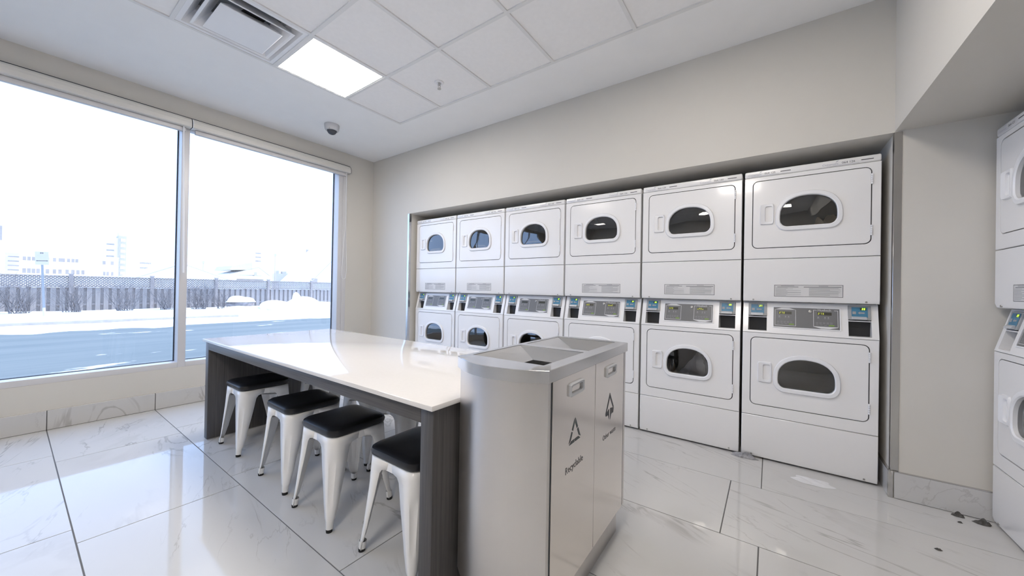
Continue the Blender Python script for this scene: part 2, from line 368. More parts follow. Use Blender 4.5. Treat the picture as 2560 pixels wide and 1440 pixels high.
# ------------------------------------------------------------------ window
MULL = [(-1.95,-1.90), (-0.525,-0.47), (0.912,0.967), (2.391,2.497)]
XG, XF = XW-0.125, XW-0.004
for n in range(3):
    ya, yb = MULL[n][1], MULL[n+1][0]
    names = ['fixed window pane beyond the left picture edge', 'left fixed window pane with white frame', 'right fixed window pane with white frame']
    W = thing('window_%d' % (3-n), names[n], 'window', (0,0,0), kind='structure')
    B('sill_rail', frame_m, W, XG-0.03, XF, ya, yb, WZ0, 0.392, bevel=0.002)
    B('head_rail', frame_m, W, XG-0.03, XF-0.06, ya, yb, 2.555, WZ1, bevel=0.002)
    y1 = MULL[n+1][0]; y2 = MULL[n+1][1] if n < 2 else 2.445
    B('mullion', frame_m, W, XG-0.03, XF, y1, y2, WZ0, WZ1, bevel=0.002)
    if n == 0: B('mullion', frame_m, W, XG-0.03, XF, -1.95, -1.90, WZ0, WZ1, bevel=0.002)
    mb = MB(); g = 0.007
    mb.box(XG-0.01, XG+0.006, ya, ya+g, 0.392, 2.555); mb.box(XG-0.01, XG+0.006, yb-g, yb, 0.392, 2.555); mb.box(XG-0.01, XG+0.006, ya, yb, 0.392, 0.392+g*0.6)
    mb.build('gasket', gasket_shade_m, W)
    MB().quad((XG,ya,0.392),(XG,yb,0.392),(XG,yb,2.555),(XG,ya,2.555)).build('glass', win_glass, W)
tag(B('trim_1', frame_m, None, XW-0.16, XW+0.002, 2.445, 2.497, WZ0, 2.54, bevel=0.003), 'white casing strip at the right side of the window', 'trim', kind='structure')

# roller blinds
def blind(ya, yb, label, cord_y, loop):
    b = thing('roller_blind', label, 'blind', (XW, ya, 2.54), group='rolled-up window blinds')
    L = yb-ya
    prof = [(0.0,0.0),(0.068,0.0),(0.074,0.006),(0.074,0.04),(0.066,0.066),(0.05,0.084),(0.0,0.088)]
    lp = lambda y: [(x, y, z) for x, z in prof]
    MB().loft([lp(0.002), lp(L-0.002)], True, True).build('cassette', blind_m, b, smooth=False)
    MB().loft([[(x*1.02, y, z*1.01-0.0005) for x, z in prof] for y in (L-0.004, L)], True, True).build('end_cap', gasket_shade_m, b)
    MB().loft([[(x*1.02, y, z*1.01-0.0005) for x, z in prof] for y in (0.0, 0.006)], True, True).build('end_cap', plastic_w, b)
    B('painted_shadow_line', gasket_shade_m, b, 0.0, 0.045, 0.0, L, 0.0875, 0.0915)  # dark strip painting the shadow line along the cassette top
    MB().box(-0.012, 0.03, 0.03, L-0.035, -0.038, -0.001).build('hem_bar', frame_m, b, bevel=0.004)
    if loop:
        MB().path([(0.045,L-0.05,-0.002),(0.045,L-0.052,-0.7),(0.045,L-0.075,-1.1),(0.045,L-0.088,-1.25),(0.045,L-0.08,-1.32),(0.045,L-0.055,-1.335)],0.0022).path([(0.048,L-0.045,-0.002),(0.048,L-0.04,-0.8),(0.048,L-0.025,-1.1),(0.048,L-0.022,-1.2),(0.048,L-0.035,-1.32),(0.045,L-0.055,-1.335)],0.0022).build('pull_cord', plastic_w, b)
    else:
        MB().tube((0.045,L-0.055,-0.002),(0.045,L-0.035,-1.33),0.0055,0.0065,8).build('pull_wand', plastic_w, b, smooth=True)
    return b
blind(-0.505, 0.966, 'rolled-up roller blind cassette over the left window pane, with white wand', 0.9, False)
blind(0.969, 2.505, 'rolled-up roller blind cassette over the right window pane, with looped cord', 2.45, True)

# ------------------------------------------------------------------ baseboards and corner guards
bb = thing('baseboard_left', 'marble-look tile baseboard under the window', 'baseboard', (XW,0,0), kind='structure')
for k in range(len(ROWS)-1):
    ya, yb = ROWS[k], min(ROWS[k+1], Y0)
    if yb-ya < 0.05: continue
    o = MB().box(0, 0.018, -(yb-ya)/2+0.002, (yb-ya)/2-0.002, 0.002, 0.145).build('baseboard_tile', marble_m, bb, bevel=0.0015, segs=1); o.location = (0,(ya+yb)/2,0)
B('joint_backing', groove_m, bb, 0, 0.012, YB, Y0, 0.0, 0.144)
bb = thing('baseboard_back', 'marble-look tile baseboard of the dryer wall', 'baseboard', (0,Y0,0), kind='structure')
for xa, xb in ((XW+0.02, NX0-0.004), (NX1+0.012, XR)):
    o = MB().box(xa, xb, -0.012, 0, 0.002, 0.143).build('baseboard_tile', marble_m, bb, bevel=0.0015, segs=1)
B('baseboard_tile', marble_m, bb, NX1-0.012, NX1, 0.006, 0.85, 0.002, 0.143, bevel=0.0015, segs=1)
B('edge_strip', steel_c, bb, NX1-0.012, NX1+0.008, -0.012, 0.006, 0.0, 0.148, bevel=0.002)
B('edge_strip', steel_c, bb, NX1+0.008, XR, -0.0125, 0, 0.1435, 0.148)
B('edge_strip', steel_c, bb, NX1-0.0125, NX1, 0.006, 0.85, 0.1435, 0.148)
mb = MB().box(NX1-0.0025, NX1+0.030, Y0-0.0025, Y0, 0.149, NZ).box(NX1-0.0025, NX1, Y0, Y0+0.030, 0.149, NZ)
tag(mb.build('trim_2', steel_c, None, bevel=0.001, segs=1), 'stainless corner guard right of the dryer recess', 'trim', kind='structure')
mb = MB().box(NX0-0.030, NX0+0.0025, Y0-0.0025, Y0, 0.0, NZ).box(NX0, NX0+0.0025, Y0, Y0+0.030, 0.0, NZ)
tag(mb.build('trim_3', steel_c, None, bevel=0.001, segs=1), 'stainless corner guard left of the dryer recess', 'trim', kind='structure')

# ------------------------------------------------------------------ stacked dryers
def roundrect(x0, x1, z0, z1, r, n=7):
    pts = []
    for cx, cz, a0 in ((x1-r,z0+r,-PI/2),(x1-r,z1-r,0),(x0+r,z1-r,PI/2),(x0+r,z0+r,PI)):
        pts += [(cx+r*math.cos(a0+k*PI/2/n), cz+r*math.sin(a0+k*PI/2/n)) for k in range(n+1)]
    return pts
def dshape(x0, x1, z0, z1, r, frac=0.62, n=8):
    cx, a = (x0+x1)/2, (x1-x0)/2; h = (z1-z0)*frac; zc = z1-h; pts = []
    for k in range(n+1): t = -PI/2+k*PI/2/n; pts.append((x1-r+r*math.cos(t), z0+r+r*math.sin(t)))
    p = 2.25
    for k in range(2*n+1):
        t = k*PI/(2*n); c, s = math.cos(t), math.sin(t)
        pts.append((cx+a*math.copysign(abs(c)**(2/p), c), zc+h*abs(s)**(2/p)))
    for k in range(n+1): t = PI+k*PI/2/n; pts.append((x0+r+r*math.cos(t), z0+r+r*math.sin(t)))
    return pts
def radial(poly, c, angs):
    out = []
    for a in angs:
        d = (math.cos(a), math.sin(a)); best = None
        for i in range(len(poly)):
            p, q = poly[i], poly[(i+1) % len(poly)]
            ex, ez = q[0]-p[0], q[1]-p[1]; den = d[0]*ez-d[1]*ex
            if abs(den) < 1e-12: continue
            px_, pz_ = p[0]-c[0], p[1]-c[1]
            t = (px_*ez-pz_*ex)/den; u = (px_*d[1]-pz_*d[0])/den
            if t > 0 and -1e-9 <= u <= 1+1e-9 and (best is None or t > best): best = t
        out.append((c[0]+d[0]*best, c[1]+d[1]*best))
    return out
def angles(c, rect=None, n=56):
    A = [2*PI*k/n+0.01 for k in range(n)]
    if rect:
        x0, x1, z0, z1 = rect
        A += [math.atan2(z-c[1], x-c[0]) % (2*PI) for x in (x0,x1) for z in (z0,z1)]
    return sorted(a % (2*PI) for a in A)
def corner_angles(c, hole, r):
    return [math.atan2(z-c[1], x-c[0]) % (2*PI) for x, z in roundrect(*hole, r, 6)]
WD, HT = 0.671, 1.944
XL, XRR = 0.0, WD
def at_y(loop, y): return [(x, y, z) for x, z in loop]
def offset_poly(fn, *a): return fn(*a)
def front_frame(z0, z1, hole, parent, name):
    c = ((hole[0]+hole[1])/2, (hole[2]+hole[3])/2); A = sorted(angles(c, (XL,XRR,z0,z1), 40)+corner_angles(c, hole, 0.032))
    outer = radial([(XL,z0),(XRR,z0),(XRR,z1),(XL,z1)], c, A); inn = radial(roundrect(*hole, 0.032), c, A)
    sh = lambda L, k: [(c[0]+(x-c[0])*(1-k/(WD/2)), c[1]+(z-c[1])*(1-k/((z1-z0)/2))) for x, z in L]
    return MB().loft([at_y(outer,0.03), at_y(outer,0.003), at_y(sh(outer,0.003),0.0), at_y(inn,0.0), at_y(inn,0.0115)]).build(name, enamel, parent)
def door(dz, parent):
    hole = (0.045, 0.632, 1.416+dz, 1.874+dz); e = 0.0045
    h2 = (hole[0]+e, hole[1]-e, hole[2]+e, hole[3]-e)
    c = ((hole[0]+hole[1])/2, 1.645+dz); A = sorted(angles(c, None, 48)+corner_angles(c, hole, 0.032))
    rr = radial(roundrect(*h2, 0.0275), c, A); rr2 = radial(roundrect(h2[0]+.002,h2[1]-.002,h2[2]+.002,h2[3]-.002, 0.0255), c, A)
    wc = (0.338, 1.640+dz)
    wl = radial(dshape(0.197, 0.480, 1.553+dz, 1.746+dz, 0.042), wc, A)
    bo = radial(dshape(0.172, 0.506, 1.525+dz, 1.775+dz, 0.064), wc, A)
    bi = radial(dshape(0.176, 0.502, 1.529+dz, 1.771+dz, 0.062), wc, A)
    wi = radial(dshape(0.192, 0.485, 1.548+dz, 1.751+dz, 0.046), wc, A)
    d = MB().loft([at_y(rr,0.011), at_y(rr,0.001), at_y(rr2,-0.001), at_y(bi,-0.001)]).build('door', enamel, parent)
    MB().loft([at_y(bo,-0.001), at_y(bo,-0.006), at_y(bi,-0.012), at_y(wi,-0.013), at_y(wl,-0.008), at_y(wl,0.02)]).build('bezel', plastic_w, d, smooth=True)
    gl = radial(dshape(0.196, 0.481, 1.552+dz, 1.747+dz, 0.042), wc, A)
    MB().loft([at_y(gl,0.006)]+[[(wc[0]+(x-wc[0])*k, 0.006-0.006*(1-k*k), wc[1]+(z-wc[1])*k) for x, z in gl] for k in (0.8,0.5,0.2)], False, True).build('door_glass', door_glass, d, smooth=True)
    # handle: raised plate with a scooped recess
    hx0, hx1, hz0, hz1 = 0.087, 0.165, 1.574+dz, 1.711+dz; hc = ((hx0+hx1)/2+0.012, (hz0+hz1)/2); AH = angles(hc, None, 40)
    o1 = radial(roundrect(hx0,hx1,hz0,hz1,0.010), hc, AH); o2 = radial(roundrect(hx0+.004,hx1-.003,hz0+.004,hz1-.004,0.008), hc, AH)
    i1 = radial(roundrect(hx0+.029,hx1-.008,hz0+.016,hz1-.016,0.009), hc, AH); i2 = radial(roundrect(hx0+.033,hx1-.010,hz0+.019,hz1-.019,0.007), hc, AH)
    sl = lambda L, y: [(x, y-0.007*max(0,(hx0+0.02-x)/0.02), z) for x, z in L]
    MB().loft([at_y(o1,-0.001), at_y(o1,-0.005), sl(o2,-0.010), at_y(i1,-0.010), at_y(i2,0.010)], False, True).build('handle', plastic_w, d, smooth=True)
    for hz in (1.800+dz, 1.498+dz):
        mb = MB()
        for k in range(5): mb.tube((0.631,-0.004,hz-0.031+k*0.0124+0.0008),(0.631,-0.004,hz-0.031+(k+1)*0.0124-0.0008),0.0052,n=8)
        mb.build('hinge', plastic_w, d, smooth=True)
    return d
def drum(dz, parent):
    c = (0.335, 1.64+dz); n = 40
    ring = lambda r, y: [(c[0]+r*math.cos(2*PI*k/n), y, c[1]+r*math.sin(2*PI*k/n)) for k in range(n)]
    loops = [ring(0.20,0.045), ring(0.255,0.05), ring(0.27,0.07), ring(0.27,0.40), ring(0.262,0.402), ring(0.25,0.41), ring(0.05,0.415)]
    mb = MB().loft(loops, False, True)
    for k in range(3):
        a = k*2*PI/3+0.4; mb.box(*sorted((c[0]+0.26*math.cos(a)-0.02, c[0]+0.26*math.cos(a)+0.02)), 0.08, 0.39, *sorted((c[1]+0.22*math.sin(a)-0.02, c[1]+0.22*math.sin(a)+0.02)))
    return mb.build('drum', drum_m, parent, smooth=True)
SL0, SL1, SLY = 0.852, 1.057, 0.052
sy = lambda z: (z-SL0)/(SL1-SL0)*SLY
def on_panel(off=0.0): return lambda x, z: (x, sy(z)-off, z)
def make_stack(name):
    t = thing(name, 'x', 'dryer')
    mb = MB()                                               # cabinet shell, open at the front
    x0, x1, y0, y1, z0, z1 = 0.0, WD, 0.03, 0.70, 0.015, 1.90; tt = 0.004
    mb.box(x0,x0+tt,y0,y1,z0,SL0); mb.box(x1-tt,x1,y0,y1,z0,SL0); mb.box(x0,x0+tt,0.075,y1,SL0,1.06); mb.box(x1-tt,x1,0.075,y1,SL0,1.06)
    mb.box(x0,x0+tt,y0,y1,1.06,z1); mb.box(x1-tt,x1,y0,y1,1.06,z1); mb.box(x0,x1,y1-tt,y1,z0,z1); mb.box(x0,x1,y0,y1,z0,z0+tt); mb.box(x0,x1,y0,y1,z1-tt,z1)
    mb.build('cabinet', enamel, t)
    for fx in (0.05, WD-0.05):
        for fy in (0.07, 0.62): MB().tube((fx,fy,0.0),(fx,fy,0.016),0.018,n=10).build('levelling_foot', black_p, t)
    MB().box(0.0, WD, 0.0, 0.70, 1.9015, HT).build('top_cap', enamel, t, bevel=0.009, segs=3)
    hole = (0.045, 0.632, 1.416, 1.874)
    front_frame(1.3465, 1.8995, hole, t, 'upper_front'); front_frame(0.2935, 0.8495, (hole[0],hole[1],0.363,0.821), t, 'lower_front')
    for dz_ in (0.0, -1.053):
        c_ = (0.3385, 1.645+dz_); A_ = sorted(angles(c_, None, 40)+corner_angles(c_, (0.045,0.632,1.416+dz_,1.874+dz_), 0.032))
        MB().loft([at_y(radial(roundrect(0.041,0.636,1.412+dz_,1.878+dz_,0.034), c_, A_), 0.012), at_y(radial(roundrect(0.041,0.636,1.412+dz_,1.878+dz_,0.034), c_, A_), 0.0125), at_y(radial(roundrect(0.065,0.612,1.436+dz_,1.854+dz_,0.024), c_, A_), 0.0125)]).build('door_gap_shade', gasket_shade_m, t)  # black ring added behind each door to paint its gap as shade
    door(0.0, t); door(-1.053, t); drum(0.0, t); drum(-1.053, t)
    def panel(zb, zf, zt, nm):                              # access panel with a folded-back lower edge
        lo = lambda z, y, i=0: [(i,y,z),(WD-i,y,z)]
        pr = [(0.03,zt),(0.003,zt),(0.0,zt-0.003),(0.0,zf),(0.006,zb+0.004),(0.012,zb),(0.03,zb)]
        L = [(y,z) for y, z in pr]
        loopsx = [[(x, y+(0.003 if e else 0), z) for y, z in L] for x, e in ((0.0,1),(0.003,0),(WD-0.003,0),(WD,1))]
        return MB().loft(loopsx, True, True).build(nm, enamel, t, smooth=True)
    p = panel(1.0605, 1.084, 1.3435, 'access_panel'); q = panel(0.012, 0.038, 0.2905, 'kick_panel')
    for P, zz in ((p,1.072),(q,0.028)):
        for x in (0.058, 0.613):
            MB().tube((x,-0.001,zz),(x,0.012,zz),0.0055,n=10).build('screw', screw_m, P)
    # control panel, sloped, with two pockets
    xs = [0.0, 0.030, 0.134, 0.539, 0.640, WD]; zs = [SL0, 0.864, 1.048, SL1]; mb = MB(); f = on_panel()
    for a in range(5):
        for b in range(3):
            if a in (1,3) and b == 1: continue
            mb.quad(f(xs[a],zs[b]), f(xs[a+1],zs[b]), f(xs[a+1],zs[b+1]), f(xs[a],zs[b+1]))
    for a in (1,3):
        xa, xb, za, zb = xs[a], xs[a+1], zs[1], zs[2]; D = 0.082
        F = [f(xa,za),f(xb,za),f(xb,zb),f(xa,zb)]; Kk = [(xa,D,za),(xb,D,za),(xb,D,zb),(xa,D,zb)]
        mb.loft([F, Kk], False, True)
        mb.box(xa, xb, sy(0.955), D, 0.953, 0.9585)
    for x in (0.0, WD): mb.poly([f(x,SL0),(x,0.08,SL0),(x,0.08,SL1),f(x,SL1)])
    cp = mb.build('control_panel', enamel, t)
    for a in (1,3):
        xa, xb = xs[a], xs[a+1]
        B('pocket_back', black_p, cp, xa+0.006, xb-0.002, 0.058, 0.080, 0.8645, 0.953)
        r = thing('card_reader', None, None); r.parent = t
        del_keys = [k for k in r.keys()]
        zr0, zr1 = 0.964, 1.047
        g = lambda x, z, o: (x, sy(z)-o, z)
        xa2, xb2 = xa+0.001, xb-0.001
        fr = [g(xa2,zr0,0.006),g(xb2,zr0,0.006),g(xb2,zr1,0.006),g(xa2,zr1,0.006)]; bk = [(x,0.08,z) for x,_,z in fr]
        body = MB().loft([bk, fr], False, True).build('card_reader', reader_m, t)
        bpy.data.objects.remove(r)
        W2 = xb2-xa2
        G = lambda o: (lambda x, z: g(xa2+x, zr0+z, o))
        def rect(m, x0_, x1_, z0_, z1_, o): k = G(o); m.quad(k(x0_,z0_),k(x1_,z0_),k(x1_,z1_),k(x0_,z1_)); return m
        rect(MB(), W2*0.14, W2*0.86, 0.016, 0.076, 0.0068).build('blue_face', blue_m, body)
        rect(MB(), W2*0.52, W2*0.80, 0.058, 0.073, 0.0075).build('number_display', lcd_m, body)
        mb2 = MB(); rect(mb2, W2*0.18, W2*0.34, 0.034, 0.05, 0.0075); k = G(0.0075)
        mb2.poly([k(W2*0.42,0.042),k(W2*0.52,0.05),k(W2*0.52,0.034)]); rect(mb2, W2*0.52, W2*0.72, 0.038, 0.046, 0.0075)
        mb2.build('icon_print', print_g, body)['kind'] = 'stuff'
        x_a, x_b = xa2+W2*0.14, xa2+W2*0.80
        lp = lambda x: [(x,sy(0.965)-0.006,0.966),(x,sy(0.965)-0.018,0.968),(x,sy(0.98)-0.016,0.979),(x,sy(0.98)-0.006,0.984)]
        MB().loft([lp(x_a), lp(x_b)], True, True).build('card_slot_lip', lip_m, body)
    # grey overlay with its print
    ox0, ox1, oz0, oz1 = 0.171, 0.500, 0.8965, 1.0235
    def slab(m, x0_, x1_, z0_, z1_, o, base=0.0):
        a, b = on_panel(base), on_panel(o)
        return m.loft([[a(x0_,z0_),a(x1_,z0_),a(x1_,z1_),a(x0_,z1_)],[b(x0_,z0_),b(x1_,z0_),b(x1_,z1_),b(x0_,z1_)]], False, True)
    mb = MB(); bw = 0.005
    slab(mb,ox0-bw,ox1+bw,oz0-bw,oz0,0.004); slab(mb,ox0-bw,ox1+bw,oz1,oz1+bw,0.004); slab(mb,ox0-bw,ox0,oz0,oz1,0.004); slab(mb,ox1,ox1+bw,oz0,oz1,0.004)
    mb.build('overlay_frame', plastic_w, cp)
    ov = slab(MB(), ox0, ox1, oz0, oz1, 0.0012).build('grey_overlay', grey_p, t)
    P = on_panel(0.0018); P2 = on_panel(0.0022)
    def line(m, x0_, x1_, z0_, z1_): m.quad(P(x0_,z0_),P(x1_,z0_),P(x1_,z1_),P(x0_,z1_)); return m
    for s, (bx0, bx1, bz0, bz1) in enumerate(((0.178,0.288,0.906,1.010),(0.375,0.493,0.910,1.014))):
        m = MB(); l = 0.0022
        line(m,bx0,bx1,bz0,bz0+l); line(m,bx0,bx0+l,bz0,bz1); line(m,bx1-l,bx1,bz0,bz1)
        if s == 0:
            m.poly([P(bx0,bz1),P(bx1,bz1),P((bx0+bx1)/2+0.02,bz1+0.011),P((bx0+bx1)/2-0.02,bz1+0.011)])
        else:
            line(m,bx0,bx0+0.018,bz1-l,bz1); line(m,bx1-0.018,bx1,bz1-l,bz1)
            m.poly([P(bx0,bz0),P((bx0+bx1)/2-0.02,bz0-0.011),P((bx0+bx1)/2+0.02,bz0-0.011),P(bx1,bz0)])
        m.build('outline_print', print_w, ov)
        zt = bz1-0.030 if s == 0 else bz1-0.031
        d0 = bx0+0.020
        MB().quad(P(d0,zt),P(d0+0.068,zt),P(d0+0.068,zt+0.018),P(d0,zt+0.018)).build('display', lcd_m, ov)
        m = MB()
        for q_, wq in ((bx0+0.018,0.012),(bx0+0.052,0.009),(bx0+0.068,0.009)):
            line(m,q_,q_+wq,zt-0.022,zt-0.020); line(m,q_+wq*0.2,q_+wq*0.8,zt-0.017,zt-0.011)
        for k in range(5): line(m,bx0+0.012+k*0.017,bx0+0.012+k*0.017+0.012,bz0+0.020,bz0+0.0215); line(m,bx0+0.012+k*0.017,bx0+0.012+k*0.017+0.012,bz0+0.026,bz0+0.0275)
        for k in range(3): line(m,bx0+0.012+k*0.020,bx0+0.012+k*0.020+0.012,bz0+0.011,bz0+0.0125)
        m.build('icon_print', print_g, ov)['kind'] = 'stuff'
        MB().quad(P(bx0+0.074,bz0+0.007),P(bx0+0.100,bz0+0.007),P(bx0+0.100,bz0+0.0145),P(bx0+0.074,bz0+0.0145)).build('start_button', green_b, ov)
    text_mb('Huebsch', 0.0185, lambda x, z: P2(0.396+x*1.0, 1.008+z)).build('brand_print', print_w, ov)
    n = 14; c = (0.360,1.003)
    MB().loft([[P(c[0]+r*math.cos(2*PI*k/n), c[1]+r*math.sin(2*PI*k/n)) if o == 0 else on_panel(o)(c[0]+r*math.cos(2*PI*k/n), c[1]+r*math.sin(2*PI*k/n)) for k in range(n)] for r, o in ((0.009,0),(0.009,0.005),(0.006,0.006),(0.005,0.003))], False, True).build('key_lock', screw_m, ov, smooth=True)
    # instruction label
    lx0, lx1, lz0, lz1 = 0.172, 0.511, 1.096, 1.172
    st = MB().loft([at_y([(lx0,lz0),(lx1,lz0),(lx1,lz1),(lx0,lz1)],y) for y in (0.0,-0.0006)], False, True).build('instruction_label', paper_m, t)
    m = MB(); yy = -0.0011
    R_ = lambda a, b, c_, d_: m.poly([(a,yy,c_),(b,yy,c_),(b,yy,d_),(a,yy,d_)])
    e = 0.0022
    R_(lx0,lx1,lz0,lz0+e); R_(lx0,lx1,lz1-e,lz1); R_(lx0,lx0+e,lz0,lz1); R_(lx1-e,lx1,lz0,lz1)
    m.build('border_print', print_k, st)
    rng = random.Random(3); m = MB()
    R_ = lambda a, b, c_, d_: m.poly([(a,yy,c_),(b,yy,c_),(b,yy,d_),(a,yy,d_)])
    R_(lx0+0.035,lx0+0.105,lz1-0.008,lz1-0.005); R_(lx0+0.016,lx0+0.125,lz1-0.0155,lz1-0.011); R_(lx0+0.225,lx0+0.27,lz1-0.008,lz1-0.005); R_(lx0+0.152,lx1-0.008,lz1-0.0165,lz1-0.011)
    for k in range(10):
        z = lz1-0.021-k*0.0053
        R_(lx0+0.008, lx0+0.008+rng.choice((0.055,0.062,0.09,0.13)), z, z+0.0017); R_(lx0+0.178, lx0+0.178+rng.choice((0.10,0.14,0.15,0.148)), z, z+0.0019)
    m.build('text_print', print_m, st)
    return t
STACKS = [  # readers left/right, displays left/right, cap numbers, has instruction label, label text
    ('17','18','','','064 145','064 146'), ('19','20','','','064 141','064 142'), ('21','22','','','064 137','064 138'),
    ('23','24','325','donE','064 133','064 134'), ('25','26','325','oPEn','064 129','064 130'), ('27','28','275','275','064 125','064 126')]
SLAB = ['white stacked coin dryer at the window end of the row, beside the left corner guard',
        'white stacked coin dryer, second from the window end of the row',
        'white stacked coin dryer without an instruction label, third from the window end',
        'white stacked coin dryer with readers 23 and 24, partly behind the steel bin',
        'white stacked coin dryer with readers 25 and 26, blue-grey laundry in the lower drum',
        'white stacked coin dryer with readers 27 and 28 beside the right steel corner guard']
proto = make_stack('stacked_dryer')
PITCH_X, X_R = 0.686, 0.522
def dress(t, k):
    rl, rr, dl, dr, ca, cb = STACKS[k]
    ch = [o for o in bpy.data.objects if o.parent == t]
    readers = sorted([o for o in ch if o.name.startswith('card_reader')], key=lambda o: o.data.vertices[0].co.x)
    for rd_, num in zip(readers, (rl, rr)):
        xa2 = min(v.co.x for v in rd_.data.vertices); W2 = max(v.co.x for v in rd_.data.vertices)-xa2
        seven(MB(), num, 0.011, lambda x, z: (xa2+W2*0.60+x, sy(1.024+z)-0.0083, 1.024+z), wr=0.5, t=0.2, gap=0.25).build('number_digits', led_g, rd_)
    ov = [o for o in ch if o.name.startswith('grey_overlay')][0]
    for s, (txt, x, z) in enumerate(((dl,0.201,0.983),(dr,0.398,0.986))):
        if txt: seven(MB(), txt, 0.012, lambda a, b: on_panel(0.0026)(x+a, z+b), wr=0.5, t=0.15, gap=0.4).build('display_digits', led_y, ov)
    cap = [o for o in ch if o.name.startswith('top_cap')][0]
    for x, num in ((0.018, ca), (0.405, cb)):
        text_mb('Coinamatic', 0.0165, lambda a, b: (x+a, -0.0006, 1.913+b), shear=0.2).build('brand_print', logo_m, cap)
        mb = MB()
        for i_ in range(3): mb.poly([(x+0.064+i_*0.002,-0.0006,1.927+i_*0.003),(x+0.074+i_*0.002,-0.0006,1.930+i_*0.003),(x+0.074+i_*0.002,-0.0006,1.9315+i_*0.003),(x+0.064+i_*0.002,-0.0006,1.9285+i_*0.003)])
        mb.poly([(x+0.02,-0.0006,1.907),(x+0.17,-0.0006,1.907),(x+0.17,-0.0006,1.9082),(x+0.02,-0.0006,1.9082)])
        mb.build('swoosh_print', logo_m, cap)
        text_mb(num, 0.0175, lambda a, b: (x+0.092+a*1.05, -0.0006, 1.914+b)).build('number_print', print_k, cap)
        MB().poly([(x+0.178,-0.0006,1.918),(x+0.232,-0.0006,1.918),(x+0.232,-0.0006,1.9225),(x+0.178,-0.0006,1.9225)]).build('bar_print', print_k, cap)
stacks = []
for k in range(6):
    t = proto if k == 5 else copy_tree(proto)
    t.location = (X_R-PITCH_X*(6-k)+0.0115, 2.954, 0); t['label'] = SLAB[k]; t['category'] = 'dryer'; t['group'] = 'stacked dryers in the wall recess'
    stacks.append(t)
side = copy_tree(proto); side.location = (0.900, 2.838, 0); side.rotation_euler = (0,0,-PI/2)
side['label'] = 'white stacked coin dryer under the bulkhead, cut off by the right picture edge'; side['category'] = 'dryer'
if 'group' in side: del side['group']
for k, t in enumerate(stacks): dress(t, k)
STACKS.append(('29','30','','','064 121','064 122')); dress(side, 6)
for ch in [o for o in bpy.data.objects if o.parent == stacks[2] and o.name.startswith('instruction_label')]:
    for g in [o for o in bpy.data.objects if o.parent == ch]: bpy.data.objects.remove(g)
    bpy.data.objects.remove(ch)

# laundry in drums
def crumple(name, mat, loc, sx, sy_, sz, seed, label, cat, n=26, amp=0.45):
    rng = random.Random(seed); ph = [(rng.uniform(3,9),rng.uniform(3,9),rng.uniform(0,6)) for _ in range(6)]
    vs_, fs = [], []
    for i_ in range(n+1):
        for j_ in range(n+1):
            u, v = i_/n*2-1, j_/n*2-1; r = max(abs(u),abs(v)); q = math.hypot(u,v) or 1
            du, dv = u/q*r*(1+0.15*math.sin(5*math.atan2(v,u)+seed)), v/q*r*(1+0.12*math.cos(4*math.atan2(v,u)+seed))
            h = max(0, 1-r*r)**0.6 * (0.75+amp*sum(math.sin(a*du+b*dv+c)/6 for a, b, c in ph)*2)
            vs_.append((du*sx, dv*sy_, max(0.0, h)*sz+0.001)); 
    for i_ in range(n):
        for j_ in range(n): a = i_*(n+1)+j_; fs.append((a,a+1,a+n+2,a+n+1))
    o = MB().add(vs_, fs).build(name, mat, None, smooth=True); o.location = loc; return tag(o, label, cat)
sx5 = stacks[4].location.x
crumple('laundry', cloth_a, (sx5+0.395, 2.954+0.17, 0.43), 0.13, 0.10, 0.215, 5, 'crumpled blue-grey cloth in the lower drum of the dryer with readers 25 and 26', 'laundry')
crumple('laundry', cloth_b, (sx5+0.19, 2.954+0.17, 0.425), 0.050, 0.09, 0.13, 9, 'small tan garment beside the blue-grey cloth in the same drum', 'laundry')
crumple('laundry', cloth_b, (stacks[2].location.x+0.42, 2.954+0.17, 1.48), 0.09, 0.09, 0.17, 4, 'beige laundry behind the upper window of the dryer without a label', 'laundry')
crumple('laundry', cloth_b, (stacks[5].location.x+0.44, 2.954+0.20, 1.475), 0.08, 0.10, 0.16, 14, 'tan laundry in the upper drum of the dryer with readers 27 and 28', 'laundry')

# ------------------------------------------------------------------ table
TX0, TX1, TY0, TY1, TZ = -3.318, -0.905, 0.822, 1.745, 0.7175
tb = thing('work_table', 'long table with white quartz top and dark wood-grain waterfall frame', 'table', ((TX0+TX1)/2,(TY0+TY1)/2,0))
hx, hy = (TX1-TX0)/2, (TY1-TY0)/2
B('tabletop', quartz_m, tb, -hx, hx, -hy, hy, TZ-0.018, TZ, bevel=0.0025)
ix, iy = hx-0.012, hy-0.018; LT = 0.062
B('end_panel', wood_m, tb, -ix, -ix+0.058, -iy, iy, 0.006, TZ-0.0185, bevel=0.001)
B('end_panel', wood_m, tb, ix-LT, ix, -iy, iy, 0.006, TZ-0.0185, bevel=0.001)
def hwood():
    m = wood('dark_laminate_horizontal', (0.052,0.049,0.050), (0.115,0.108,0.106))
    for n in m.node_tree.nodes:
        if n.type == 'MAPPING': n.inputs['Scale'].default_value = (1.6, 60, 60)
    return m
wood_h = hwood()
B('apron', wood_h, tb, -ix+0.0585, ix-LT-0.0005, -iy, -iy+0.03, TZ-0.075, TZ-0.0185, bevel=0.001)
B('apron', wood_h, tb, -ix+0.0585, ix-LT-0.0005, iy-0.03, iy, TZ-0.075, TZ-0.0185, bevel=0.001)
B('underside_board', wood_h, tb, -ix+0.0585, ix-LT-0.0005, -iy+0.0305, iy-0.0305, TZ-0.06, TZ-0.0185)
for sx_ in (-ix+0.004, ix-LT+0.004): B('base_strip', screw_m, tb, sx_, sx_+0.054, -iy+0.004, iy-0.004, 0.0, 0.0055)

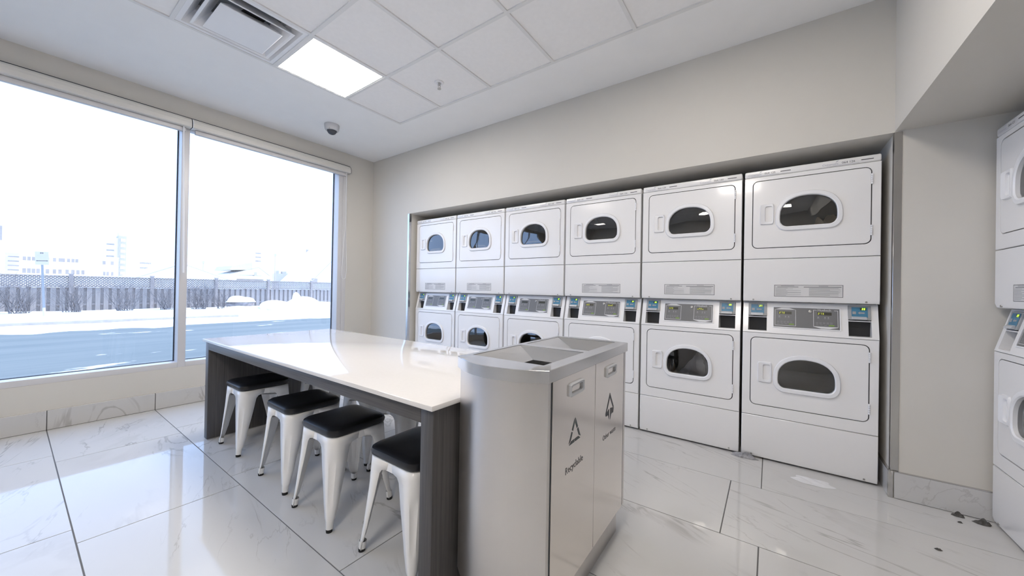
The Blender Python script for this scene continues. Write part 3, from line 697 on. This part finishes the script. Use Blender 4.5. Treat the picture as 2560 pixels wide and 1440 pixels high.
# ------------------------------------------------------------------ stools
def make_stool():
    t = thing('metal_stool', 'x', 'stool')
    top, foot, zt = 0.147, 0.172, 0.405
    for sx_ in (-1, 1):
        for sy_ in (-1, 1):
            loops = []
            for z, wd, ind in ((zt,0.135,0),(0.376,0.130,0),(0.368,0.100,0),(0.352,0.088,0),(0.315,0.081,0),(0.30,0.079,0.004),(0.27,0.074,0.007),(0.15,0.050,0.007),(0.115,0.045,0.004),(0.10,0.041,0),(0.055,0.031,0),(0.045,0.024,0),(0.010,0.022,0)):
                c = top+(foot-top)*(zt-z)/zt
                r = min(0.042, wd*0.62); L = [(c-wd, c)]
                for k in range(9):
                    a = PI/2-k*PI/16; rr = r-(ind if k in (3,4,5) else 0)
                    L.append((c-r+rr*math.cos(a), c-r+rr*math.sin(a)))
                L.append((c, c-wd))
                loops.append([(sx_*x, sy_*y, z) for x, y in L])
            lg = MB().loft(loops, closed=False).build('leg', enamel_s, t, smooth=True)
            so = lg.modifiers.new('thick', 'SOLIDIFY'); so.thickness = 0.0022; so.offset = 0
            c = foot-0.011
            MB().tube((sx_*c,sy_*c,0.0),(sx_*c,sy_*c,0.013),0.0135,0.0145,12).build('foot_cap', rubber_m, lg, smooth=True)
            MB().tube((sx_*(c-0.001),sy_*(c-0.001),0.013),(sx_*(c-0.003),sy_*(c-0.003),0.044),0.0145,0.0155,12,cap=False).build('foot_sleeve', enamel_s, lg, smooth=True)
    rs = lambda h, r, z: [(x,y,z) for x, y in roundrect(-h,h,-h,h,r,5)]
    MB().loft([rs(top+0.001,0.043,0.373), rs(top,0.043,zt), rs(top-0.006,0.04,zt+0.003), rs(0.05,0.02,zt+0.003)], False, True).build('seat_frame', enamel_s, t, smooth=True)
    MB().loft([rs(0.145,0.045,zt+0.0035), rs(0.152,0.048,zt+0.010), rs(0.1545,0.050,zt+0.022), rs(0.151,0.050,zt+0.034), rs(0.140,0.046,zt+0.0415), rs(0.115,0.040,zt+0.0455), rs(0.06,0.02,zt+0.047)], True, True).build('cushion', vinyl_m, t, smooth=True)
    for s in (-1, 1):
        d = Vector((0.122, 0.122*s, 0.338)); MB().tube(d, (-d.x,-d.y,d.z+0.002*s), 0.0045, n=8).build('cross_brace', screw_m, t, smooth=True)
    B('brace_clip', black_p, t, -0.02, 0.02, -0.012, 0.012, 0.325, 0.352, bevel=0.002)
    return t
stool = make_stool()
SP = [(-2.945,1.045,0.0),(-2.247,1.037,-0.01),(-1.774,1.020,0.02),(-1.226,1.045,0.0),
      (-2.86,1.500,0.0),(-2.20,1.475,0.02),(-1.80,1.448,0.0),(-1.27,1.49,-0.02)]
SLB = ['white metal stool with black seat nearest the window, at the front side of the table',
       'white metal stool with black seat, second from the window on the near table side',
       'white metal stool with black seat, third from the window on the near table side',
       'white metal stool with black seat partly hidden by the near table leg',
       'white metal stool on the far side of the table, nearest the window',
       'white metal stool on the far side of the table, second from the window',
       'white metal stool on the far side of the table, third from the window',
       'white metal stool on the far side of the table, nearest the steel bin']
for k, (x, y, a) in enumerate(SP):
    o = stool if k == 0 else copy_tree(stool)
    o.location = (x,y,0); o.rotation_euler = (0,0,a); o['label'] = SLB[k]; o['category'] = 'stool'; o['group'] = 'stools at the table'

# ------------------------------------------------------------------ recycling bin
BS = 0.965
bn = thing('recycling_bin', 'two-slot stainless steel recycling bin with round front beside the table', 'bin', (-0.7575*BS,1.372*BS,1.109*(1-BS)), math.radians(0.7)); bn.scale = (BS,BS,BS)
def outline(e=0.0, n=20, near=0.068, far=0.02):
    hw, y0_, y1_ = 0.195+e, -0.392-e, 0.372+e; pts = []
    def arc(x0_, x1_, yb, bulge, sgn):
        out = []
        for k in range(n+1):
            u = k/n; x = x0_+(x1_-x0_)*u; out.append((x, yb+sgn*bulge*(1-(2*u-1)**2)))
        return out
    pts += arc(-hw+0.022, hw, y0_, near, -1); pts += arc(hw, -hw+0.022, y1_, far, 1)
    return pts
lv = lambda e, z: [(x,y,z) for x, y in outline(e)]
MB().loft([lv(-0.025,-1.109*(1-BS)/BS), lv(-0.025,0.092)]).build('plinth', steel_b, bn, smooth=True)
MB().loft([lv(-0.025,0.088), lv(0,0.088), lv(0,0.823)]).build('body', steel_b, bn, smooth=True)
hole = [(-0.158,-0.345),(0.150,-0.345),(0.150,0.352),(-0.158,0.352)]
A = sorted(set(angles((0,0),None,40)+[math.atan2(y,x) % (2*PI) for x, y in hole]+[math.atan2(y,x) % (2*PI) for x, y in outline(0.006)]))
ro = radial(outline(0.006),(0,0),A); rb = radial(outline(0.008),(0,0),A); rh = radial(hole,(0,0),A)
p3 = lambda L, z: [(x,y,z) for x, y in L]
rim = MB().loft([p3(rb,0.822), p3(rb,0.860), p3(ro,0.862), p3(rh,0.862), p3(rh,0.857)]).build('rim', steel_t, bn, smooth=True)
B('rim_divider', steel_t, bn, -0.158, 0.150, -0.018, 0.030, 0.850, 0.8618)
for ya, yb in ((-0.345,-0.018),(0.030,0.352)):
    q = lambda x0_,x1_,y0_,y1_,z: [(x0_,y0_,z),(x1_,y0_,z),(x1_,y1_,z),(x0_,y1_,z)]
    MB().loft([q(-0.158,0.150,ya,yb,0.860), q(-0.035,0.125,ya+0.03,yb-0.09,0.822), q(-0.035,0.125,ya+0.03,yb-0.09,0.79)]).build('chute', steel_t, bn)
    B('liner', black_p, bn, -0.15, 0.15, ya+0.01, yb-0.01, 0.12, 0.70)
# doors on the long side
XD = 0.195
B('door_shadow_backing', gasket_shade_m, bn, XD-0.001, XD+0.0015, -0.372, 0.345, 0.096, 0.822)  # black plate painting the shade in the gaps around the doors
for k, (ya, yb, cap) in enumerate(((-0.369,-0.0205,'Recyclable'),(-0.0175,0.330,'Other waste'))):
    dr = B('door', steel_d, bn, XD+0.0005, XD+0.005, ya, yb, 0.097, 0.821, bevel=0.001, segs=1)
    xf = XD+0.0056; yc = (ya+yb)/2; hc = (yc-0.005, 0.768)
    AH = angles(hc, None, 40); rl = lambda e, r: radial(roundrect(hc[0]-0.058+e,hc[0]+0.058-e,hc[1]-0.024+e,hc[1]+0.024-e,r), hc, AH)
    xx = lambda L, x: [(x,y,z) for y, z in L]
    h = MB().loft([xx(rl(0,0.004),XD+0.004), xx(rl(0,0.004),XD+0.010), xx(rl(0.004,0.004),XD+0.014), xx(rl(0.011,0.003),XD+0.012), xx(rl(0.014,0.003),XD-0.012)], False, True).build('pull_handle', lip_m, dr, smooth=True)
    m = MB(); S = lambda pts: m.poly([(xf,yc-0.008+a,b) for a, b in pts])
    if k == 0:   # recycling triangle of six bars
        tri = [(0.0,0.668),(-0.052,0.578),(0.052,0.578)]; cen = (0.0,0.608)
        for i_ in range(3):
            a, b = tri[i_], tri[(i_+1) % 3]
            for u0, u1 in ((0.06,0.47),(0.53,0.94)):
                P0 = (a[0]+(b[0]-a[0])*u0, a[1]+(b[1]-a[1])*u0); P1 = (a[0]+(b[0]-a[0])*u1, a[1]+(b[1]-a[1])*u1)
                ins = lambda p, d=0.30: (p[0]+(cen[0]-p[0])*d, p[1]+(cen[1]-p[1])*d)
                S([P0, P1, ins(P1,0.34), ins(P0,0.34)])
    else:        # outlined triangle standing on a down arrow
        S([(0.0,0.672),(-0.050,0.592),(-0.040,0.590),(0.003,0.655)]); S([(0.0,0.672),(0.050,0.600),(0.040,0.598),(-0.003,0.655)])
        S([(-0.050,0.590),(-0.006,0.604),(-0.006,0.556),(-0.018,0.580),(-0.046,0.580)]); S([(0.050,0.597),(0.006,0.604),(0.006,0.552),(0.018,0.576),(0.044,0.576)])
    m.build('symbol_print', print_k if k else pm('green_grey_print', (0.07,0.085,0.085), 0.5), dr)
    text_mb(cap, 0.034 if k == 0 else 0.031, lambda a, b: (xf, yc-0.008+a, 0.487+b), align='CENTER').build('caption_print', cap_m, dr)

# ------------------------------------------------------------------ litter on the floor
crumple('lint_clump', lint_m, (-0.135,2.935,0), 0.075, 0.030, 0.022, 21, 'grey lint clump on the floor at the joint between the last two dryers', 'lint', 18, 0.9)
crumple('dryer_sheet', sheet_m, (0.215,2.795,0), 0.095, 0.055, 0.006, 22, 'white used dryer sheet lying on the tiles before the last dryer', 'dryer sheet', 18, 0.6)
for k, (x, y, r, lb) in enumerate(((0.787,2.822,0.022,'dark lint tuft against the marble baseboard'),(0.858,2.80,0.03,'dark lint tuft at the foot of the right-hand dryer'),(0.612,2.394,0.012,'small dark lint speck alone in the open tile area on the right'),(0.772,2.748,0.009,'tiny dark lint speck between the baseboard tuft and the open tiles'))):
    crumple('lint_clump', lint_d, (x,y,0), r, r*0.55, r*0.32, 30+k, lb, 'lint', 22, 1.6)

# ================================================================== outdoors
GZ = -0.20
tag(B('road', road_m, None, -15.9, XW-T-0.01, -40, 60, -0.45, -0.26), 'wet grey-blue asphalt road outside the window', 'road', kind='structure')
def hsh(x, y):
    return (math.sin(x*1.3+y*0.7)+math.sin(x*0.61-y*1.17+1.3)+0.6*math.sin(x*2.9+y*2.3+0.4)+0.4*math.sin(5.1*x-3.7*y))/3
mb = MB(); nx, ny = 60, 150; xa, xb, ya, yb = -26.0, -14.2, -14.0, 34.0; vs_ = []
for a in range(nx+1):
    for b in range(ny+1):
        x = xa+(xb-xa)*a/nx; y = ya+(yb-ya)*b/ny
        e = -15.55+0.45*math.sin(y*0.9)+0.30*math.sin(y*2.3+1)+0.2*math.sin(y*5.1)
        s = min(1, max(0, (e-x)/1.1)); s = s*s*(3-2*s)
        z = -0.29+s*(GZ+0.28)+0.025*hsh(x*1.7,y*1.3)*s
        z += 0.10*min(1,max(0,(-19-x)/5))*s + 0.05*min(1,max(0,(y-6)/6))*min(1,max(0,(-17-x)/4))
        vs_.append((x,y,z))
fs = [(a*(ny+1)+b, a*(ny+1)+b+1, (a+1)*(ny+1)+b+1, (a+1)*(ny+1)+b) for a in range(nx) for b in range(ny)]
tag(mb.add(vs_, fs).build('snow_bank', snow_m, None, smooth=True), 'snow-covered verge between the road and the wooden fence', 'snow', kind='structure')
tag(B('far_ground', snow_m, None, -500, -25.9, -160, 320, -0.6, -0.15), 'snow-covered ground beyond the fence', 'ground', kind='structure')
tag(B('kerb', kerb_m, None, -18.06, -17.9, -14, 5.6, -0.4, GZ+0.075, bevel=0.02), 'low grey kerb showing through the snow beside the road', 'kerb', kind='structure')
# fence
FX = -24.3
fence = thing('wooden_fence', 'weathered grey board fence with lattice top across the road', 'fence', (FX,0,0))
FY0, FY1 = -5.65, 19.0; zb0, zb1, zl1 = -0.22, 0.87, 1.34
posts = [1.58+2.48*k for k in range(-3, 8)]
pmesh = None
for y in posts:
    if pmesh is None:
        o = MB().box(-0.06,0.06,-0.06,0.06,-0.3,1.42).box(-0.078,0.078,-0.078,0.078,1.42,1.47).build('post', fence_d, fence); pmesh = o.data
    else: o = link('post', pmesh, fence)
    o.location = (0.05,y,0)
for z, th in ((zb1,0.05),(zl1,0.035)):
    B('rail', fence_d, fence, -0.02, 0.07, FY0, FY1, z, z+th)
B('rail', fence_d, fence, -0.03, 0.02, FY0, FY1, 0.1, 0.19)
bmeshes = None; y = FY0; k = 0
while y < FY1:
    if bmeshes is None:
        o = MB().box(-0.011,0.011,-0.074,0.074,zb0,zb1).build('board', fence_m, fence); bmeshes = o.data
    else: o = link('board', bmeshes, fence)
    o.location = (0.035 if k % 2 else -0.035, y, random.uniform(-0.012,0)); y += 0.123; k += 1
for i_ in range(len(posts)-1):
    mb = MB(); ya, yb = posts[i_]+0.06, posts[i_+1]-0.06; z0, z1 = zb1+0.05, zl1; H = z1-z0; d = 0.105; wd = 0.023
    for sgn, x in ((1,0.012),(-1,0.022)):
        yy_ = ya-H
        while yy_ < yb+H:
            a0, a1 = yy_, yy_+H
            lo, hi = max(a0, ya), min(a1, yb)
            if hi-lo > 0.03:
                zz = lambda q: z0+(q-a0) if sgn > 0 else z1-(q-a0)
                p, r_ = (lo, zz(lo)), (hi, zz(hi))
                nrm = (-wd*0.7071*sgn, wd*0.7071)
                pts = [(p[0]-nrm[0],p[1]-nrm[1]),(r_[0]-nrm[0],r_[1]-nrm[1]),(r_[0]+nrm[0],r_[1]+nrm[1]),(p[0]+nrm[0],p[1]+nrm[1])]
                mb.loft([[(x-0.004,a,b) for a, b in pts],[(x+0.004,a,b) for a, b in pts]], True, True)
            yy_ += d
    tag(mb.build('lattice_panel', fence_m, fence), kind='stuff')
# shrubs
def shrub(y, x, h, n, seed, label):
    rng = random.Random(seed); mb = MB()
    def twig(p, d, L, r, depth):
        q = p
        for s in range(3):
            d2 = (d+Vector((rng.uniform(-.25,.25),rng.uniform(-.25,.25),rng.uniform(-.12,.15)))).normalized(); e = q+d2*L/3
            mb.tube(q, e, r*(1-0.25*s), r*(0.8-0.25*s), 3, cap=False); q = e; d = d2
            if depth and rng.random() < 0.9:
                twig(q, (d2+Vector((rng.uniform(-.8,.8),rng.uniform(-.8,.8),rng.uniform(-.1,.5)))).normalized(), L*0.5, r*0.6, depth-1)
    for _ in range(int(n*1.6)):
        a = rng.uniform(0,2*PI); t_ = rng.uniform(0.15,1.0)
        twig(Vector((rng.uniform(-.12,.12),rng.uniform(-.25,.25),-0.02)), Vector((0.28*t_*math.cos(a),0.78*t_*math.sin(a),0.92)).normalized(), h*rng.uniform(0.6,1.1), 0.011, 2)
    o = mb.build('bare_shrub', twig_m, None); o.location = (x,y,GZ+0.06)
    tag(o, label, 'shrub', 'bare shrubs along the fence')
shrub(0.27, -23.25, 0.95, 26, 1, 'bare twiggy shrub left of the sign post by the fence')
shrub(1.55, -23.25, 1.05, 22, 2, 'bare twiggy shrub by the first fence post right of the sign')
shrub(3.05, -23.25, 1.0, 24, 3, 'bare twiggy shrub in the middle of the left window pane view')
shrub(4.35, -23.25, 0.95, 22, 4, 'bare twiggy shrub just left of the window mullion')
shrub(5.60, -23.25, 1.05, 30, 5, 'dense bare shrub right of the window mullion')
shrub(6.55, -23.25, 0.9, 14, 6, 'thin bare shrub behind the snow-capped boulder')
shrub(-0.55, -23.25, 1.0, 22, 8, 'bare twiggy shrub at the left edge of the window')
# boulder with snow cap, snow pile
def blob(name, mat, loc, sc, seed, n=(14,24), amp=0.18, flat=0.0, parent=None):
    rng = random.Random(seed); ph = [(rng.uniform(1,4),rng.uniform(1,4),rng.uniform(1,4),rng.uniform(0,6)) for _ in range(6)]
    loops = []
    for a in range(n[0]+1):
        t_ = PI*(a+0.15)/(n[0]+0.3); L = []
        for b in range(n[1]):
            f = 2*PI*b/n[1]; d = Vector((math.sin(t_)*math.cos(f), math.sin(t_)*math.sin(f), math.cos(t_)))
            r = 1+amp*sum(math.sin(p[0]*d.x+p[1]*d.y+p[2]*d.z+p[3]) for p in ph)/3
            L.append((d.x*r*sc[0], d.y*r*sc[1], max(flat, d.z*r*sc[2])))
        loops.append(L)
    o = MB().loft(loops, True, True).build(name, mat, parent, smooth=True); o.location = loc; return o
bo_ = thing('snowy_boulder', 'large boulder capped with snow in front of the fence', 'boulder', (-22.5,7.12,GZ))
blob('rock', rock_m, (0,0,0.24), (0.42,0.56,0.34), 3, amp=0.2, parent=bo_)
blob('snow_cap', snow_m, (0.06,-0.05,0.42), (0.46,0.66,0.30), 5, amp=0.22, parent=bo_)
sp_ = thing('snow_pile', 'ploughed heap of snow with a lumpy peak before the fence', 'snow pile', (-22.3,9.6,GZ))
for k, (dx, dy, sx_, sy_, sz_) in enumerate(((0,-0.9,0.7,0.95,0.46),(0,0.25,0.8,1.1,0.58),(0,0.25,0.35,0.42,0.86),(0.2,1.6,0.8,1.3,0.36),(0.5,3.2,0.9,1.6,0.26),(0.8,-0.1,0.7,1.6,0.30))):
    blob('snow_lump', snow_m, (dx,dy,0.02), (sx_,sy_,sz_), 40+k, (18,30), 0.22, parent=sp_)
blob('snow_lump', snow_m, (0.2,-2.7,0.0), (0.5,0.9,0.22), 50, parent=sp_)
# parking sign
sg = thing('street_sign', 'square white sign with double-headed arrow on a leaning steel post', 'sign', (-21.6,0.80,GZ+0.05))
sg.rotation_euler = (math.radians(2.2),0,0)
MB().tube((0,0,-0.1),(0,0,0.3),0.035,n=10).build('sleeve', lip_m, sg)
MB().box(-0.022,0.022,-0.03,0.03,0.25,1.95).build('post', galv_m, sg)
pl = MB().box(0.024,0.028,-0.155,0.155,1.86,2.34).build('sign_plate', sign_m, sg, bevel=0.001, segs=1)
xs_ = 0.0285; Q = lambda m, a, b, c, d: m.poly([(xs_,a,c),(xs_,b,c),(xs_,b,d),(xs_,a,d)])
m = MB(); Q(m,-0.11,0.11,1.995,2.02); m.poly([(xs_,-0.14,2.0075),(xs_,-0.105,1.985),(xs_,-0.105,2.03)]); m.poly([(xs_,0.14,2.0075),(xs_,0.105,1.985),(xs_,0.105,2.03)])
Q(m,-0.035,0.035,2.27,2.285); Q(m,-0.035,0.035,2.295,2.31); Q(m,-0.035,-0.025,2.27,2.31); Q(m,0.025,0.035,2.27,2.31); m.build('arrow_print', sign_k, pl)
m = MB()
for z, a in ((2.225,0.07),(2.19,0.105),(2.155,0.09),(2.115,0.11),(2.075,0.04),(1.93,0.10)): Q(m,-a,a,z,z+0.012)
m.build('text_print', sign_g, pl)
# far buildings
def building(name, label, X, y0, y1, z1, wall, wins, depth=12, roof=None, cat='building'):
    t = thing(name, label, cat, (X,(y0+y1)/2,-0.15)); hy = (y1-y0)/2
    B('wall', wall, t, -depth, 0, -hy, hy, 0, z1+0.15)
    B('parapet', b_white, t, -depth-0.1, 0.12, -hy-0.1, hy+0.1, z1+0.15, z1+0.35)
    for (a, b, c, d) in wins:
        wo = B('window', b_win, t, -0.05, 0.06, a-(y0+y1)/2, b-(y0+y1)/2, c+0.15, d+0.15)
        B('window_sill', b_white, wo, 0.0, 0.15, a-(y0+y1)/2, b-(y0+y1)/2, c+0.05, d*0+c+0.15)
    return t
K = 160/70.
wins = []
for yy_ in (0.98,1.30,1.62,1.95,2.62,3.14,3.56,3.80,4.20,4.55,4.85): wins.append((yy_*K,(yy_+0.24)*K,1.109+(3.50-1.109)*K,1.109+(3.95-1.109)*K))
for yy_ in (0.97,1.30,1.62,1.95,2.62,3.14,3.56,4.10,4.55,4.95,5.35): wins.append((yy_*K,(yy_+0.26)*K,1.109+(2.04-1.109)*K,1.109+(2.59-1.109)*K))
for yy_ in (7.09,7.80): wins.append((yy_*K,(yy_+0.27)*K,1.109+(3.41-1.109)*K,1.109+(3.89-1.109)*K))
for yy_ in (7.15,7.45,7.85): wins.append((yy_*K,(yy_+0.22)*K,1.109+(2.0-1.109)*K,1.109+(2.5-1.109)*K))
building('office_building', 'long low white office block behind the fence', -160, 0.85*K, 8.48*K, 1.109+(4.32-1.109)*K, b_white, wins)
K = 3.0
tw = building('apartment_tower', 'pale slab tower with a darker balcony wing, left window pane', -390, 13.44*K, 15.67*K, 1.109+(11.9-1.109)*K, b_pale,
    [(13.75*K,15.0*K,1.109+(4.4+1.45*k-1.109)*K,1.109+(4.75+1.45*k-1.109)*K) for k in range(5)])
mid = (13.44+15.67)/2*K
B('balcony_wing', b_grey, tw, -10, 0.5, 15.67*K-mid, 17.02*K-mid, 0, 1.109+(12.6-1.109)*K+0.15)
B('roof_plant', b_pale, tw, -8, 0.3, 15.75*K-mid, 16.3*K-mid, 30, 1.109+(13.5-1.109)*K)
for k in range(7): B('balcony', b_white, tw, 0.4, 1.4, 16.05*K-mid, 16.75*K-mid, 1.109+(3.2+1.35*k-1.109)*K, 1.109+(3.85+1.35*k-1.109)*K)
building('corner_block', 'tall white block at the left edge of the window', -130, -4.0, -0.45, 13.5, b_pale, [(-1.2,-0.8,9.5,12.5)])
K = 2.0
building('striped_block', 'pale block with horizontal window bands left of the sign', -181, -0.3*K, 1.09*K, 1.109+(5.2-1.109)*K, b_pale, [(0.0*K,0.95*K,1.109+(2.6+0.65*k-1.109)*K,1.109+(2.8+0.65*k-1.109)*K) for k in range(4)])
building('banded_block', 'pale banded block behind the snowy house roof', -191, 14.06*K, 18.38*K, 1.109+(5.3-1.109)*K, b_white, [(14.3*K,15.8*K,1.109+(2.9+0.9*k-1.109)*K,1.109+(3.2+0.9*k-1.109)*K) for k in range(3)])
building('distant_tower', 'faint distant tower above the slate-roofed house', -450, 50.9*3, 55.2*3, 1.109+(15.4-1.109)*3, b_white, [(51.5*3,53.2*3,1.109+(9.5+1.4*k-1.109)*3,1.109+(10+1.4*k-1.109)*3) for k in range(3)]+[(55.22*3,57.2*3,1.109+(9+1.4*k-1.109)*3,1.109+(9.4+1.4*k-1.109)*3) for k in range(0)])
building('terrace_block', 'pale apartment block near the right side of the window view', -240, 54.78*2, 63.6*2, 1.109+(13.1-1.109)*2, b_white,
    [(55.0*2,56.1*2,1.109+(8.8-1.109)*2,1.109+(12.7-1.109)*2),(59.2*2,60.3*2,1.109+(8.8-1.109)*2,1.109+(12.9-1.109)*2),(60.9*2,61.6*2,1.109+(9.5-1.109)*2,1.109+(12-1.109)*2),(62.0*2,63.3*2,1.109+(10-1.109)*2,1.109+(12.9-1.109)*2)])
def house(name, label, X, y0, y1, ze, zr, depth, roofm, ridge_y=None, wallm=b_white):
    t = thing(name, label, 'house', (X,(y0+y1)/2,-0.15)); hy = (y1-y0)/2; ry = 0 if ridge_y is None else ridge_y-(y0+y1)/2
    B('wall', wallm, t, -depth, 0, -hy+0.2, hy-0.2, 0, ze+0.15)
    f_ = [(0.3,-hy,ze+0.15),(0.3,hy,ze+0.15),(0.3,ry,zr+0.15)]; b2 = [(-depth-0.3,y_,z_) for _, y_, z_ in f_]
    MB().loft([f_, b2], True, True).build('roof', roofm, t)
    MB().path([(0.33,-hy,ze+0.15),(0.33,ry,zr+0.15),(0.33,hy,ze+0.15)],0.035,5).build('eaves', b_grey, t)
    return t
house('snowy_house', 'house with a broad snow-covered roof behind the mullion', -36, 4.9, 10.8, 1.35, 2.62, 9, snow_m, 7.6)
h7 = house('slate_house', 'house with a grey slate roof plane behind the boulder', -42, 12.2, 15.6, 2.1, 2.9, 8, snow_m, 14.6)
MB().loft([[(0.35,12.21-13.9,2.65),(0.35,14.04-13.9,2.75),(0.35,14.04-13.9,3.5),(0.35,12.4-13.9,3.05)],[(-4,12.21-13.9,2.65),(-4,14.04-13.9,2.75),(-4,14.04-13.9,3.5),(-4,12.4-13.9,3.05)]],True,True).build('slate_roof', b_roof, h7)
B('porch_roof', snow_m, h7, 0.3, 1.2, -1.2, 1.0, 1.85, 2.15)
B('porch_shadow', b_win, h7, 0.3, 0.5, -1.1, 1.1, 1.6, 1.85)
B('chimney', b_grey, h7, -0.5, 0.4, 0.35, 0.55, 2.0, 2.55)
gh = house('gabled_house', 'white gabled house with a steep roof edge at the right of the window', -38, 17.6, 25.5, 1.3, 5.6, 8, snow_m, 21.6)
B('window', b_win, gh, 0.0, 0.33, -3.55, -3.1, 1.55, 2.05)
rb_ = thing('roof_equipment', 'dark grey rooftop equipment box beyond the fence', 'equipment', (-45,18.12,-0.15))
B('unit', b_roof, rb_, -1, 0, -0.64, 0.64, 0, 2.62); B('duct', b_roof, rb_, -0.6, -0.1, -0.6, -0.3, 2.62, 2.95); B('duct', b_roof, rb_, -0.6, -0.1, 0.05, 0.45, 2.62, 2.88)
for y_, z_, X_, lb in ((12.81,3.65,-52,'thin utility pole left of the slate-roofed house'),(17.34,4.6,-45,'thin utility pole right of the slate-roofed house')):
    p_ = thing('utility_pole', lb, 'pole', (X_,y_,-0.15)); MB().tube((0,0,0),(0,0,z_+0.15),0.045,0.035,6).build('shaft', b_grey, p_); B('lamp_head', b_roof, p_, -0.1, 0.1, -0.09, 0.09, z_-0.05, z_+0.2)
def tree(y, X, h, seed, label, n=16):
    rng = random.Random(seed); mb = MB()
    def tw_(p, d, L, r, dp):
        e = p+d*L; mb.tube(p, e, r, r*0.7, 3, cap=False)
        if dp:
            for _ in range(3): tw_(e, (d+Vector((rng.uniform(-.7,.7),rng.uniform(-.7,.7),rng.uniform(-.2,.5)))).normalized(), L*0.72, r*0.6, dp-1)
    tw_(Vector((0,0,0)), Vector((0,0,1)), h*0.34, h*0.010, 5)
    o = mb.build('bare_tree', b_roof, None); o.location = (X,y,-0.15); tag(o, label, 'tree')
tree(11.2, -70, 4.6, 3, 'bare tree beyond the snowy house roof')
tree(17.2, -78, 5.6, 5, 'bare tree rising behind the house ridge right of the mullion')
